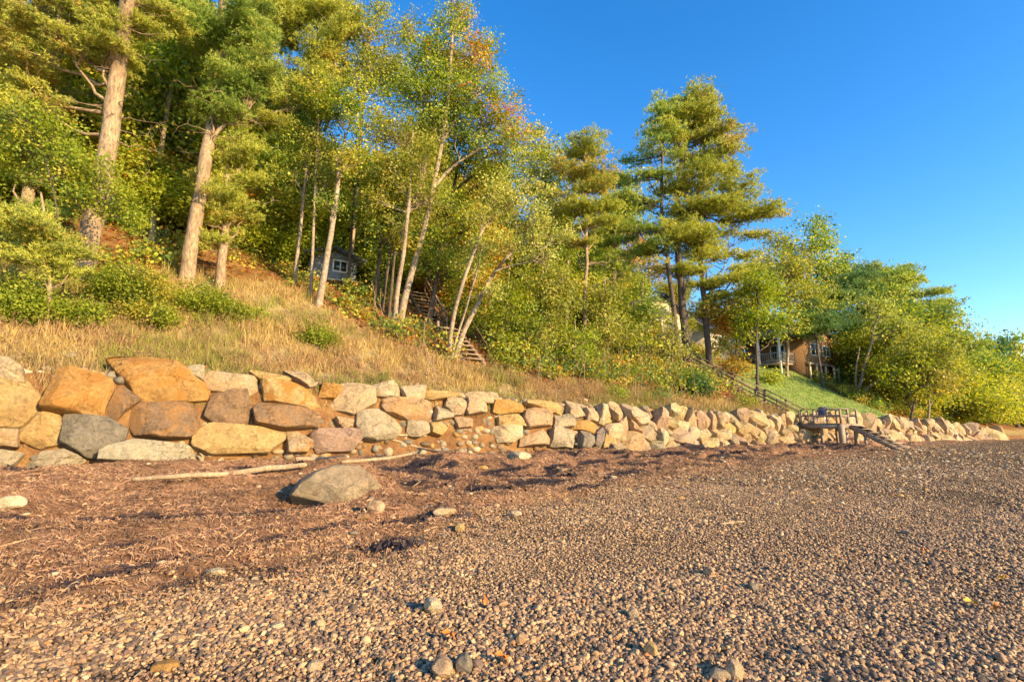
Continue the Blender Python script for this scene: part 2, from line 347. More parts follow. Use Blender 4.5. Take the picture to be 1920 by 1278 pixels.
# ------------------------------------------------------------------ rocks
def rock_mesh(name,r_of,thick,seed,cuts=5,nt_=72,np_=24,sharp=.42,bulge=.8,amp=.03,front=.15,tmax=1.25,clo=.66,chi=.88):
    """r_of(theta)-> outline radius; x,y in the face plane, z towards the viewer"""
    g=np.random.default_rng(seed)
    th=np.arange(nt_)*2*math.pi/nt_; ph=np.linspace(-math.pi/2,math.pi/2,np_)[1:-1]
    r=r_of(th); rho=np.cos(ph)**sharp; dz=np.sign(np.sin(ph))*np.abs(np.sin(ph))**bulge
    X=np.outer(rho,r*np.cos(th));Y=np.outer(rho,r*np.sin(th));Z=np.outer(dz,np.ones(nt_))*thick
    P=np.stack([X,Y,Z],-1).reshape(-1,3); P=np.vstack([P,[0,0,-thick],[0,0,thick]])
    rm=float(r.mean())
    for k in range(cuts):
        a=g.uniform(0,2*math.pi); t=g.uniform(.25,tmax); d=np.array([math.cos(a)*math.sin(t),math.sin(a)*math.sin(t),math.cos(t)])
        ext=np.max(P@d); off=ext*g.uniform(clo,chi); q=P@d-off; P=P-np.where(q>0,q,0)[:,None]*d[None]
    # overall face slope
    tl=g.normal(0,front,2); P[:,2]+=np.where(P[:,2]>0,(P[:,0]*tl[0]+P[:,1]*tl[1]),0)
    q=P/rm; s1=g.uniform(0,50)
    nz=(fbm(q[:,0]*1.7+s1,q[:,1]*1.7+q[:,2],3,seed%97)-.5)*2; nz2=(fbm(q[:,0]*6+s1,q[:,1]*6+q[:,2]*5,3,seed%89)-.5)*2
    D=P/(np.linalg.norm(P,axis=1,keepdims=True)+1e-6)
    P=P+D*(nz*amp*1.6+nz2*amp*.7)[:,None]*rm
    m=len(ph);i=np.arange(m-1)[:,None]*nt_;j=np.arange(nt_)[None];j2=(j+1)%nt_
    Q=np.stack([i+j,i+j2,i+nt_+j2,i+nt_+j],-1).reshape(-1,4)
    a=m*nt_; T=np.array([[a,(k+1)%nt_,k] for k in range(nt_)]+[[a+1,(m-1)*nt_+k,(m-1)*nt_+(k+1)%nt_] for k in range(nt_)])
    return P,Q,T
def poly_r(poly,soft=2):
    p=np.array(poly,float)
    def f(th):
        out=[]
        for t in th:
            d=np.array([math.cos(t),math.sin(t)]);best=.01
            for i in range(len(p)):
                a=p[i];e=p[(i+1)%len(p)]-a;den=d[0]*e[1]-d[1]*e[0]
                if abs(den)<1e-9: continue
                u=(a[0]*e[1]-a[1]*e[0])/den;v=(a[0]*d[1]-a[1]*d[0])/den
                if u>0 and -.001<=v<=1.001: best=max(best,u)
            out.append(best)
        out=np.array(out)
        for _ in range(soft): out=(np.roll(out,1)+2*out+np.roll(out,-1))/4
        return out
    return f
TAN=(.46,.335,.20);PALE=(.52,.40,.25);GREY=(.25,.21,.155);OCH=(.47,.265,.085);BRN=(.26,.165,.095);PNK=(.45,.30,.175);LGREY=(.41,.33,.215);YEL=(.50,.34,.145);PUR=(.23,.18,.155)
UP3=np.array([N[0]*.287,N[1]*.287,.958]); S3=np.array([U[0],U[1],0]); OUT3=np.cross(S3,UP3)  # towards the beach
def place_rock(name,s,z,P,Q,T,col,rust,label,group,n=None,cat='boulder',prot=0.0):
    x,y=xy(s,(z-.65)*.30+.05-prot) if n is None else xy(s,n)
    V=P[:,0:1]*S3[None]+P[:,1:2]*UP3[None]+P[:,2:3]*OUT3[None]
    me=mesh(name,V,[Q,T],M_rock,True); me.set_sharp_from_angle(angle=R(17))
    o=link(name,me,(x,y,z),label=label,cat=cat,group=group); o.color=(*col,rust); return o
WALLG='boulders of the stone seawall'
ROCKS=[
([(-40,672),(0,673),(15,675),(40,693),(42,717),(-30,717)],PALE,.1,'pale tan boulder in the top corner of the seawall at the far left edge'),
([(-50,718),(55,718),(82,745),(76,765),(40,800),(30,804),(-50,804)],YEL,.25,'big smooth cream boulder at the left edge beside the square ochre block'),
([(108,690),(223,707),(227,717),(197,780),(187,787),(80,773),(76,766)],OCH,.75,'large square ochre block with a flat orange face left of the giant tilted slab'),
([(200,667),(267,665),(330,683),(397,737),(383,755),(263,755),(227,710)],OCH,.85,'giant tilted rust-orange slab rising above the top of the seawall'),
([(217,733),(233,730),(263,753),(233,773),(213,793),(190,783)],BRN,.5,'narrow wedge of dark stone leaning under the giant tilted slab'),
([(267,757),(370,758),(373,807),(353,822),(300,825),(253,817),(233,777)],BRN,.45,'brown block with a yellow lower edge right under the giant tilted slab'),
([(63,778),(107,780),(113,793),(107,833),(70,842),(33,827),(37,797)],YEL,.3,'rounded yellowish boulder left of the grey boulder in the middle course'),
([(-50,808),(33,806),(30,838),(-50,835)],TAN,.4,'low tan stone at the left edge under the big cream boulder'),
([(120,783),(200,790),(237,807),(230,827),(187,860),(160,860),(113,833)],GREY,0,'dark grey rounded boulder with fine banding under the square ochre block'),
([(-50,843),(40,850),(20,873),(0,883),(-50,885)],LGREY,0,'greenish grey stone in the bottom course at the left edge'),
([(77,850),(117,845),(158,863),(133,878),(73,880),(43,875)],LGREY,.05,'low greenish grey boulder half buried in seaweed below the grey boulder'),
([(193,850),(253,830),(347,833),(393,860),(390,868),(190,870)],(.42,.36,.25),.05,'long low pale green boulder in the bottom course with flat base'),
([(367,817),(397,797),(537,807),(533,827),(500,853),(400,853),(363,837)],YEL,.2,'long rounded pale yellow boulder in the bottom course'),
([(393,698),(480,707),(487,730),(467,743),(393,733),(383,717)],TAN,.3,'tan split stone in the top course right of the giant tilted slab'),
([(400,737),(463,735),(477,780),(467,798),(407,797),(385,783)],BRN,.1,'upright dull brown boulder above the long pale yellow boulder'),
([(493,757),(580,765),(627,783),(623,800),(533,807),(483,797),(480,770)],BRN,.3,'long brown slab lying under the yellow streaked wedge'),
([(493,712),(567,730),(607,753),(600,770),(500,753)],YEL,1.0,'bright yellow and rust streaked wedge above the long brown slab'),
([(467,693),(547,710),(540,717),(490,710)],YEL,.1,'thin flat pale stone on top of the yellow streaked wedge'),
([(533,695),(573,700),(597,720),(580,727),(550,708)],TAN,0,'small tan stone at the wall top just right of the thin flat stone'),
([(353,687),(382,685),(383,715),(370,708),(355,700)],LGREY,0,'small squarish grey stone poking up behind the giant tilted slab'),
([(609,718),(647,727),(630,748),(600,744)],OCH,.6,'small orange stone left of the big triangular boulder'),
([(655,719),(703,731),(705,760),(666,780),(620,767)],TAN,.15,'big triangular tan boulder reaching from the top to the middle course'),
([(599,806),(676,808),(680,823),(660,846),(600,848),(585,815)],(.36,.24,.18),.1,'flat reddish brown slab in the bottom course left of the large grey boulder'),
([(541,810),(560,810),(590,830),(578,850),(543,852)],TAN,.6,'grey and orange stone in the bottom course beside the reddish brown slab'),
([(632,783),(669,785),(664,798),(649,806),(637,796)],PNK,.2,'small five-sided stone under the big triangular boulder'),
([(675,773),(708,771),(768,794),(768,802),(745,823),(707,829),(683,825),(674,798)],LGREY,.05,'large grey angular boulder with a dark ribbed left side'),
([(705,720),(737,716),(751,723),(753,742),(724,746),(708,740)],PALE,.1,'pale lumpy stone at the wall top right of the big triangular boulder'),
([(755,723),(797,724),(795,748),(766,750)],PALE,.2,'pale stone with a square corner at the wall top above the wide pinkish slab'),
([(803,731),(864,740),(862,745),(812,749),(797,743)],YEL,.3,'thin yellow capstone lying flat at the wall top above the pinkish slab'),
([(712,748),(770,750),(810,754),(816,787),(766,787),(728,773)],PNK,.45,'wide pinkish slab right of the big triangular boulder'),
([(843,746),(878,754),(872,777),(855,779),(839,762)],TAN,0,'squarish tan stone between the pinkish slab and two blocks'),
([(822,762),(853,773),(853,783),(820,790)],LGREY,0,'dark cleft grey stone wedged at the right end of the pinkish slab'),
([(770,790),(808,790),(810,812),(790,821),(768,817)],LGREY,.1,'pale grey stone right of the large grey angular boulder'),
([(812,793),(849,796),(832,817),(812,812)],YEL,.35,'small yellow faced stone above the grass tuft at the wall foot'),
([(881,746),(910,747),(916,773),(883,777),(879,769)],TAN,.1,'upright tan block under the long arched capstone'),
([(877,735),(935,737),(937,748),(933,756),(914,756),(883,744)],TAN,0,'long arched grey tan capstone at the wall top'),
([(857,781),(887,785),(889,800),(864,802)],PNK,.1,'small pinkish stone at the wall foot under the squarish tan stone'),
([(931,752),(964,752),(993,762),(985,773),(943,777),(931,773)],OCH,.5,'orange faceted stone with a yellow nose above the yellow oblong block'),
([(939,780),(985,777),(989,798),(941,798)],YEL,.35,'yellow oblong block stacked on the smooth cream square block'),
([(933,800),(981,800),(981,821),(968,830),(943,829)],PALE,.15,'smooth cream square block in the bottom course under the yellow oblong block'),
([(993,751),(1047,754),(1070,762),(1068,777),(1037,773),(993,760)],YEL,.35,'long yellow capstone lying over the brownish pink block'),
([(989,771),(1018,762),(1037,775),(1041,798),(993,804),(987,783)],PNK,.25,'brownish pink block under the long yellow capstone'),
([(985,821),(1018,808),(1033,825),(1031,835),(983,836)],PNK,.15,'low pink stone with a sloping top in the bottom course'),
([(1041,804),(1079,806),(1079,842),(1039,838)],LGREY,.05,'tall square grey block in the bottom course right of the low pink stone'),
([(1047,781),(1072,777),(1081,800),(1047,802)],LGREY,0,'rough grey stone on top of the tall square grey block'),
([(1068,750),(1102,771),(1100,781),(1081,786),(1070,777)],TAN,0,'tan stone sloping down at the wall top past the long yellow capstone'),
([(1106,765),(1131,777),(1125,792),(1108,788)],TAN,.05,'small tan diamond shaped stone left of the upright oval boulder'),
([(1129,760),(1150,767),(1152,783),(1137,798),(1129,794)],PALE,.3,'upright oval boulder with a dark left side standing proud of the wall top'),
([(1085,790),(1108,790),(1125,798),(1118,815),(1085,804)],OCH,.35,'peach coloured slanting stone above the rounded grey green boulder'),
([(1093,808),(1108,812),(1123,825),(1110,840),(1091,840)],GREY,0,'rounded grey green boulder in the bottom course'),
([(1137,802),(1152,806),(1160,827),(1156,840),(1137,840)],YEL,.5,'upright bright yellow boulder in the bottom course'),
([(1118,813),(1134,802),(1135,838),(1122,833)],PUR,0,'purplish grey upright stone touching the bright yellow boulder'),
]
seed=100
for poly,col,rust,lab in ROCKS:
    seed+=1
    q=np.array([wall_plane(*p) for p in poly]); q[:,1]=.65+(q[:,1]-.65)/.958
    c=(q.max(0)+q.min(0))/2; c=q.mean(0)*.5+c*.5; loc=q-c
    # make sure the centre sees every corner; outlines are pushed apart slightly less than they touch
    r=poly_r(loc*1.075,0); size=min(np.ptp(loc[:,0]),np.ptp(loc[:,1]))
    th=np.clip(size*.5,.22,.55)
    P,Q,T=rock_mesh('boulder',r,th,seed,cuts=9,sharp=.11,amp=.010,tmax=.85,front=.12,clo=.72,chi=.92)
    zc=.65+(c[1]-.65)*.958
    o=place_rock('boulder',c[0],zc,P,Q,T,col,rust,lab,WALLG,prot=-th*.72+float(rng.uniform(-.05,.08)))
# the rest of the wall: irregular courses of rubble boulders as far as the point
def course_words(z,s):
    h=(z-.65)/max(.3,ztop(s)-.65); return 'bottom course' if h<.3 else ('middle course' if h<.68 else 'top course')
cols=[(TAN,'tan'),(PALE,'cream'),(LGREY,'light grey'),(PNK,'pinkish'),(YEL,'yellowish'),(TAN,'tan'),(GREY,'dark grey'),(PALE,'cream'),(PALE,'cream'),(TAN,'tan')]
marks=[(21.5,'left of the brown wall-foot log'),(26,'just right of the brown wall-foot log'),(30,'just left of the wooden deck'),(34,'beside the wooden deck'),(38,'behind the lower deck steps'),(44,'just right of the deck steps'),(52,'well right of the deck steps'),(60,'near the far wall end'),(200,'at the far tip of the wall')]
count={}
def next_label(colour,shape,s,z):
    mk=[m for lim,m in marks if s<lim][0]; key=(colour,shape,course_words(z,s),mk); count[key]=count.get(key,0)+1
    return key
pend=[]
def clip_cell(poly,mid,nrm):
    out=[]
    for i in range(len(poly)):
        p,q=poly[i],poly[(i+1)%len(poly)];dp=np.dot(p-mid,nrm);dq=np.dot(q-mid,nrm)
        if dp<=0: out.append(p)
        if (dp<0)!=(dq<0): out.append(p+(q-p)*dp/(dp-dq))
    return out
seeds=[];tries=0
while tries<16000:
    tries+=1;s_=rng.uniform(19.0,70);big=.92 if s_<34 else (.92 if s_<55 else 1.15)
    if tries<10000: r_=rng.choice([.62,.50,.42])*big
    else: r_=.30*big
    top=ztop(s_)-.05;z_=rng.uniform(.72,top-.15)
    if all((s_-q[0])**2+((z_-q[1])*1.12)**2>(.55*(r_+q[2])*1.18)**2 for q in seeds if abs(s_-q[0])<2.2): seeds.append((s_,z_,r_))
for (s_,z_,r_) in seeds:
    c=np.array([s_,z_]);R_=r_*1.25;cell=[c+np.array(v)*R_ for v in ((-1,-.8),(-.35,-1),(.6,-.95),(1,-.3),(.9,.6),(.2,1),(-.7,.85),(-1.05,.1))]
    for q in seeds:
        if q[0]==s_ or abs(q[0]-s_)>2.6: continue
        d=np.array([q[0]-s_,q[1]-z_]);f=r_/(r_+q[2]);cell=clip_cell(cell,c+d*f,d/np.linalg.norm(d))
        if len(cell)<3: break
    if len(cell)<3: continue
    cell=np.array(cell);lo=cell.min(0);hi=cell.max(0);ctr=(lo+hi)/2
    pend.append((float(ctr[0]),float(ctr[1]),(cell-ctr)*1.09,float(hi[0]-lo[0]),float(hi[1]-lo[1])))
print('rubble boulders',len(pend))
for (ss,zz,poly,w,hgt) in pend:
    seed+=1
    if 34.0<ss<35.6 and zz>1.7: continue
    ci=int(rng.integers(0,len(cols))); col,cw=cols[ci]; col=tuple(np.clip((np.array(col)*.6+np.array((.47,.325,.18))*.4)*rng.uniform(.92,1.15)+rng.normal(0,.015,3),.05,.85))
    shape='squat' if w>hgt*1.55 else ('upright' if w<hgt*1.0 else 'angular')
    P,Q,T=rock_mesh('boulder',poly_r(poly,1),min(w,hgt)*.55,seed,cuts=8,nt_=40,np_=16,sharp=.2,amp=.02,front=.3,tmax=1.1)
    key=next_label(cw,shape,ss,zz)
    o=place_rock('boulder',ss,zz,P,Q,T,col,float(rng.uniform(0,.35)),'x',WALLG,prot=-.26+float(rng.uniform(-.16,.22)))
    o['key']='|'.join(key); o['ss']=float(ss)
# labels of look-alikes: counted off along the wall from one end of their stretch
by={}
for o in scene.objects:
    if 'key' in o: by.setdefault(o['key'],[]).append(o)
ords=['first','second','third','fourth','fifth','sixth','seventh','eighth','ninth','tenth','eleventh','twelfth']
for key,obs in by.items():
    cw,shape,crs,mk=key.split('|'); obs.sort(key=lambda o:o['ss'])
    for i,o in enumerate(obs):
        pre='' if len(obs)==1 else (['nearer','farther'][i] if len(obs)==2 else ords[min(i,11)])
        o['label']=f"{pre} {shape} {cw} boulder, {crs}, {mk}".strip()
        if len(obs)>2: o['label']=f"{shape} {cw} boulder, {pre} from left, {crs}, {mk}"
for o in list(scene.objects):
    if 'key' in o: del o['key']; del o['ss']

# chinking stones and rubble that fill the joints: nobody could count them
def ico(sub=1):
    t=(1+5**.5)/2;v=np.array([(-1,t,0),(1,t,0),(-1,-t,0),(1,-t,0),(0,-1,t),(0,1,t),(0,-1,-t),(0,1,-t),(t,0,-1),(t,0,1),(-t,0,-1),(-t,0,1)],float)
    f=np.array([(0,11,5),(0,5,1),(0,1,7),(0,7,10),(0,10,11),(1,5,9),(5,11,4),(11,10,2),(10,7,6),(7,1,8),(3,9,4),(3,4,2),(3,2,6),(3,6,8),(3,8,9),(4,9,5),(2,4,11),(6,2,10),(8,6,7),(9,8,1)])
    v/=np.linalg.norm(v[0])
    for _ in range(sub):
        v=list(map(tuple,v));c={};nf=[]
        def mid(a,b):
            k=(min(a,b),max(a,b))
            if k not in c: m=np.array(v[a])+np.array(v[b]);m/=np.linalg.norm(m);v.append(tuple(m));c[k]=len(v)-1
            return c[k]
        for a,b_,d in f:
            x,y,z=mid(a,b_),mid(b_,d),mid(d,a);nf+=[(a,x,z),(b_,y,x),(d,z,y),(x,y,z)]
        v=np.array(v);f=np.array(nf)
    return v,f
ICO1=ico(1);ICO2=ico(2)
def many_stones(P,size,colf,seed=1,ic=ICO1,flat=(.5,.9)):
    g=np.random.default_rng(seed);m=len(P);v,f=ic
    sc=size[:,None]*np.stack([g.uniform(.75,1.3,m),g.uniform(.7,1.1,m),g.uniform(*flat,m)],-1)
    a=g.uniform(0,6.28,m);vv=v[None]*(1+g.uniform(-.22,.18,(m,len(v),1)))*sc[:,None]
    x=vv[...,0]*np.cos(a)[:,None]-vv[...,1]*np.sin(a)[:,None];y=vv[...,0]*np.sin(a)[:,None]+vv[...,1]*np.cos(a)[:,None]
    V=np.stack([x,y,vv[...,2]],-1)+P[:,None]
    Fc=f[None]+(np.arange(m)*len(v))[:,None,None]
    C=np.repeat(colf(g,m),len(f),0)
    return V.reshape(-1,3),Fc.reshape(-1,3),C
M_stone_attr=attrmat('small_stone',.85,0,.2)
def stonecol(g,m):
    pal=np.array([TAN,PALE,GREY,PNK,BRN,LGREY,OCH]);return pal[g.integers(0,len(pal),m)]*g.uniform(.55,1.15,(m,1))
m=2600; s_=rng.uniform(-6,60,m);h_=rng.uniform(0,1,m);z_=.55+(ztop(s_)-.6)*h_
x_,y_=xy(s_,(z_-.65)*.3+.42)
V,Fc,C=many_stones(np.stack([x_,y_,z_],-1),rng.uniform(.05,.15,m)*(1+s_/60),stonecol,3);C=C*.8
s2=rng.uniform(-6,60,1500);n2=.95+rng.exponential(.35,1500);x2,y2=xy(s2,n2)
V2,F2,C2=many_stones(np.stack([x2,y2,ground(x2,y2)+.02],-1),rng.uniform(.05,.16,1500),stonecol,4)
link('rubble',mesh('rubble',np.vstack([V,V2]),np.vstack([Fc,F2+len(V)]),M_stone_attr,False,np.vstack([C,C2])),kind='stuff',label='small chinking stones in the joints of the seawall')

# boulder on the beach and loose stones
def loose(name,px,py,wpx,hpx,col,rust,label,seed,group=None,poly=None,cat='stone',cuts=6,flat=.8,sink=.12,nt_=30,np_=16):
    b0=hit(px,py+hpx*.42); Y=b0[1]; w=wpx/F*Y; h=hpx/F*Y
    if poly is None:
        g=np.random.default_rng(seed);k=7;a=(np.arange(k)+g.uniform(0,.5,k))*2*math.pi/k
        poly=np.stack([np.cos(a)*w/2,np.sin(a)*h/2],-1)*g.uniform(.85,1.12,(k,1))
    else:
        poly=np.array([((p[0]-px)/F*Y,(py-p[1])/F*Y) for p in poly])
    P,Q,T=rock_mesh(name,poly_r(poly,0 if cat=='boulder' else 1),min(w,h*1.6)*.5*flat+.2*w*.5,seed,cuts=cuts,nt_=nt_,np_=np_,sharp=.32,amp=.03 if cat!='boulder' else .012,front=.2,tmax=1.1,clo=.66 if cat!='boulder' else .52,chi=.88 if cat!='boulder' else .80)
    d=np.array([b0[0],b0[1]]);d/=np.linalg.norm(d);ri=np.array([d[1],-d[0],0]);fw=np.array([d[0],d[1],0])
    V=P[:,0:1]*ri[None]+P[:,1:2]*np.array([[0,0,1]])-P[:,2:3]*fw[None]
    zmin=V[:,2].min();c=b0+fw*np.ptp(P[:,2])*.35
    me=mesh(name,V,[Q,T],M_rock,True);me.set_sharp_from_angle(angle=R(35))
    o=link(name,me,(c[0],c[1],float(ground(c[0],c[1]))-zmin-(h*sink)),label=label,cat=cat,group=group);k_=1.0 if cat=='boulder' else 1.6
    o.color=(*[c*k_ for c in col],rust);return o
loose('boulder',632,912,170,76,(.38,.295,.195),.12,'lone grey tan boulder half buried in the seaweed in front of the seawall',901,
  poly=[(546,918),(562,893),(590,876),(622,866),(668,868),(692,886),(718,914),(704,940),(660,950),(600,948),(556,940)],cat='boulder',cuts=6,nt_=72,np_=34,sink=.2)
SG='loose stones scattered on the beach'
for i,(px,py,w,h,c,ru,lab) in enumerate([
 (704,950,34,28,PNK,.3,'square pinkish stone at the right foot of the lone boulder'),
 (835,964,50,16,TAN,.1,'low tan stone right of the square pinkish stone in the seaweed'),
 (862,992,22,18,YEL,.1,'rounded yellow stone at the edge of the seaweed'),
 (966,963,28,10,PALE,.1,'small flat cream stone on the seaweed edge'),
 (404,1074,38,18,PALE,.1,'smooth oval cream stone alone in the brown gravel'),
 (18,946,52,26,PALE,0,'whitish stone lying in the seaweed at the left edge of the beach'),
 (973,848,52,22,LGREY,.05,'grey stone lying at the wall foot under the cream square block'),
 (668,918,8,5,PALE,0,'tiny pale chip on the seaweed by the lone boulder'),
 (812,1142,34,30,PALE,.1,'pointed cream stone standing on the pebbles'),
 (829,1262,42,36,PNK,.15,'pinkish angular stone at the bottom edge of the pebbles'),
 (870,1254,34,34,GREY,0,'grey upright stone beside the pinkish angular stone'),
 (1378,1262,34,34,PNK,0,'reddish grey stone at the bottom edge of the pebbles'),
 (1350,1270,40,18,TAN,0,'low tan stone touching the reddish grey stone'),
 (310,1254,52,16,OCH,.2,'flat orange stone at the bottom left of the gravel'),
 (240,1172,18,10,YEL,.1,'small yellow stone below the bent white stick'),
 (330,1205,26,12,PNK,.1,'flat pink stone in the gravel below the bent white stick'),
 (1188,1155,22,20,TAN,.1,'tan stone on the pebbles right of the pointed cream stone'),
 (1220,1225,28,24,YEL,.15,'yellowish rounded stone low on the right pebbles'),
 (977,1205,22,18,PNK,.3,'dull pink stone in the middle of the near pebbles'),
 (1412,1105,22,16,GREY,0,'grey triangular stone on the pebbles at middle right'),
 (1330,1075,22,18,PNK,.1,'pale pink lump among the pebbles left of the grey triangular stone'),
 (905,878,24,9,OCH,.2,'small orange block lying on the seaweed below the tan stones'),
 (1060,882,34,7,PNK,.1,'thin flat pink stone in the seaweed right of the orange block'),
 (680,975,26,14,BRN,.2,'brown stone in the seaweed below the lone boulder'),
 (1150,895,16,8,PALE,0,'small cream stone at the far seaweed edge'),
 (1240,1120,14,12,YEL,0,'small yellow stone near the middle of the pebbles'),
 (60,1215,30,14,TAN,.1,'tan flat stone among gravel at the bottom left corner'),
 (520,1180,26,12,PALE,.1,'cream flat stone in the gravel left of centre'),
 (590,1255,30,16,TAN,.2,'tan stone at the bottom edge left of centre'),
 (1700,1000,20,9,GREY,0,'dark grey stone on the far right pebbles'),
 ]): loose('beach_stone',px,py,w,h,c,ru,lab,950+i,SG)

# ------------------------------------------------------------------ driftwood on the beach
def log_on_ground(name,pts,wpx,label,cat='driftwood',group='driftwood on the beach',mat=None,lift=0.0,fork=None,k=9,jit=.06):
    P=[];rad=[]
    for (px,py),w in zip(pts,wpx):
        h=hit(px,py);P.append(h);rad.append(max(.008,w/F*h[1]/2))
    P=np.array(P);n=10*len(P);t=np.linspace(0,1,len(P));tt=np.linspace(0,1,n)
    Q=np.stack([np.interp(tt,t,P[:,i]) for i in range(3)],-1);r=np.interp(tt,t,rad)
    for _ in range(4): Q[1:-1]=(Q[:-2]+2*Q[1:-1]+Q[2:])/4
    g=np.random.default_rng(int(pts[0][0]));Q[:,2]=ground(Q[:,0],Q[:,1])
    for _ in range(n*2): Q[1:-1,2]=(Q[:-2,2]+Q[2:,2])/2
    Q[:,2]+=np.max(ground(Q[:,0],Q[:,1])-Q[:,2])*.7+r*.5+lift
    rr=r[:,None]*(1+g.normal(0,jit,(n,k)));rr[0]*=.6;rr[-1]*=.5
    b=MB();b.tube(Q,rr,k);o=Q[n//2]
    me=b.me(name,mat or M_drift,True,o);ob=link(name,me,tuple(o),label=label,cat=cat,group=group);return ob
log_on_ground('driftwood_log',[(245,913),(330,909),(420,900),(500,889),(575,883)],[8,9,10,11,9],'long pale driftwood pole lying on the seaweed left of the lone boulder')
log_on_ground('driftwood_log',[(553,866),(600,865),(652,863)],[8,9,10],'short thick pale log at the wall foot behind the lone boulder',k=10)
log_on_ground('driftwood_log',[(640,872),(700,864),(775,853)],[6,7,5],'thin reddish driftwood branch lying behind the lone boulder')
log_on_ground('driftwood_branch',[(655,848),(672,838),(700,829),(740,832),(800,834)],[10,9,6,4,3],'curved pale branch at the wall foot under the large grey boulder',lift=.1)
log_on_ground('driftwood_branch',[(720,834),(790,838),(862,850)],[4,4,3],'thin twig of driftwood at the foot of the pale grey stone')
log_on_ground('driftwood_log',[(1277,836),(1300,838),(1322,841)],[9,9,8],'brown driftwood log lying at the wall foot left of the wooden deck',mat=M_bpine)
log_on_ground('driftwood_stick',[(115,1147),(150,1146),(170,1136)],[6,6,4],'bent white stick at the left of the gravel')
log_on_ground('driftwood_stick',[(208,1168),(230,1156),(262,1150)],[7,8,5],'curved whitish stick right of the bent white stick')
log_on_ground('driftwood_stick',[(694,1183),(714,1183),(734,1181)],[8,8,7],'short stubby pale stick on the pebbles left of centre')
log_on_ground('driftwood_stick',[(900,1186),(918,1189),(934,1190)],[5,6,4],'short grey stick on the pebbles at centre')
log_on_ground('driftwood_stick',[(592,1222),(618,1220),(640,1216)],[5,6,4],'reddish stick near the bottom left of the pebbles')
log_on_ground('driftwood_stick',[(1350,985),(1372,982),(1395,979)],[5,5,4],'pale stick lying on the far pebbles below the deck')
log_on_ground('driftwood_stick',[(796,998),(808,994),(820,990)],[3,3,2],'thin straw-coloured twig left of the rounded yellow stone')
log_on_ground('driftwood_stick',[(420,1187),(436,1192),(450,1198)],[4,4,3],'pinkish twig on the gravel right of the curved whitish stick')
log_on_ground('driftwood_pole',[(1766,825),(1800,823),(1850,821)],[3,3,3],'long pale pole lying along the far wall foot')
# sawn round log
h=hit(728,856);b=MB();rad=.13
ax=np.array([.25,-.95,.1]);ax/=np.linalg.norm(ax);Pt=np.array([h+np.array([0,0,.14])-ax*(.25-.05*i) for i in range(8)])
b.tube(Pt,np.full(8,rad),18);link('sawn_log',b.me('sawn_log',M_drift,False,h),tuple(h),label='short sawn log with a round pale end facing the water at the wall foot',cat='log')
def beach_leaf(px,py,s,mat,lab):
    h=hit(px,py);g=np.random.default_rng(px);a=g.uniform(0,6.28);V=[];n=14
    for i in range(n):
        t=i*2*math.pi/n;r=s*(.75+.25*math.cos(5*t))*(1 if i else 1.5);V.append((r*math.cos(t+a),r*.75*math.sin(t+a),.025+.02*math.sin(3*t+a)+.018*math.cos(t)))
    V.append((0,0,.03));me=mesh('fallen_leaf',V,np.array([[i,(i+1)%n,n] for i in range(n)]),mat,True)
    link('fallen_leaf',me,tuple(h+np.array([0,0,.03])),label=lab,cat='leaf',group='fallen leaves on the pebbles')
beach_leaf(1825,1140,.055,M_ylw,'largest yellow leaf on the pebbles at lower right')
beach_leaf(1880,1095,.035,M_ylw,'small yellow leaf up from the largest yellow leaf')
beach_leaf(1735,1040,.035,M_oleaf,'orange leaf on the right pebbles beyond the two yellow leaves')
beach_leaf(1868,1150,.04,M_oleaf,'reddish leaf beside the largest yellow leaf')
beach_leaf(845,1207,.045,M_oleaf,'orange leaf on the near pebbles at centre')
beach_leaf(945,1253,.04,M_oleaf,'rust coloured leaf at the bottom edge of the pebbles')
beach_leaf(910,1140,.03,M_oleaf,'small orange leaf right of the pointed cream stone')

# ------------------------------------------------------------------ wooden structures
def thing(name,label,cat,loc,group=None):
    return link(name,None,tuple(map(float,loc)),label=label,cat=cat,group=group)
def pt(s,n,z): x,y=xy(s,n); return np.array([x,y,z])
def part(name,b,mat,root,parent=None,smooth=False,label=None):
    o=link(name,b.me(name,mat,smooth,tuple(root.location)),(0,0,0),parent or root,label=label); return o
NV=np.array([N[0],N[1],0]); 
def flight(root,s0,s1,n0,z0,n1,z1,steps,mat,open_=True,rail=None,rail_h=.92,n_post=4,posts_down=False):
    """treads from (n0,z0) at the bottom to (n1,z1) at the top"""
    for s in (s0,s1):
        b=MB();b.beam(pt(s,n0,z0-.12),pt(s,n1,z1-.12),.05,.26);part('stringer',b,mat,root)
    for i in range(steps):
        t=(i+.5)/steps;b=MB();c=pt((s0+s1)/2,n0+(n1-n0)*t,z0+(z1-z0)*t+.03)
        b.box(c,(abs(s1-s0)+.06,abs(n1-n0)/steps*.92,.045),S3,NV);part('tread',b,mat,root)
    for s in (rail or []):
        for i in range(n_post):
            t=i/(n_post-1);c=pt(s,n0+(n1-n0)*t,z0+(z1-z0)*t);b=MB();lo=c.copy();lo[2]-=.5 if not posts_down else 1.0
            b.beam(lo,c+[0,0,rail_h],.065,.065,(1,0,0));part('post',b,mat,root)
        b=MB();b.beam(pt(s,n0,z0+rail_h+.02),pt(s,n1,z1+rail_h+.02),.13,.045);part('handrail',b,mat,root)
        b=MB();b.beam(pt(s,n0,z0+rail_h*.55),pt(s,n1,z1+rail_h*.55),.035,.09);part('middle_rail',b,mat,root)
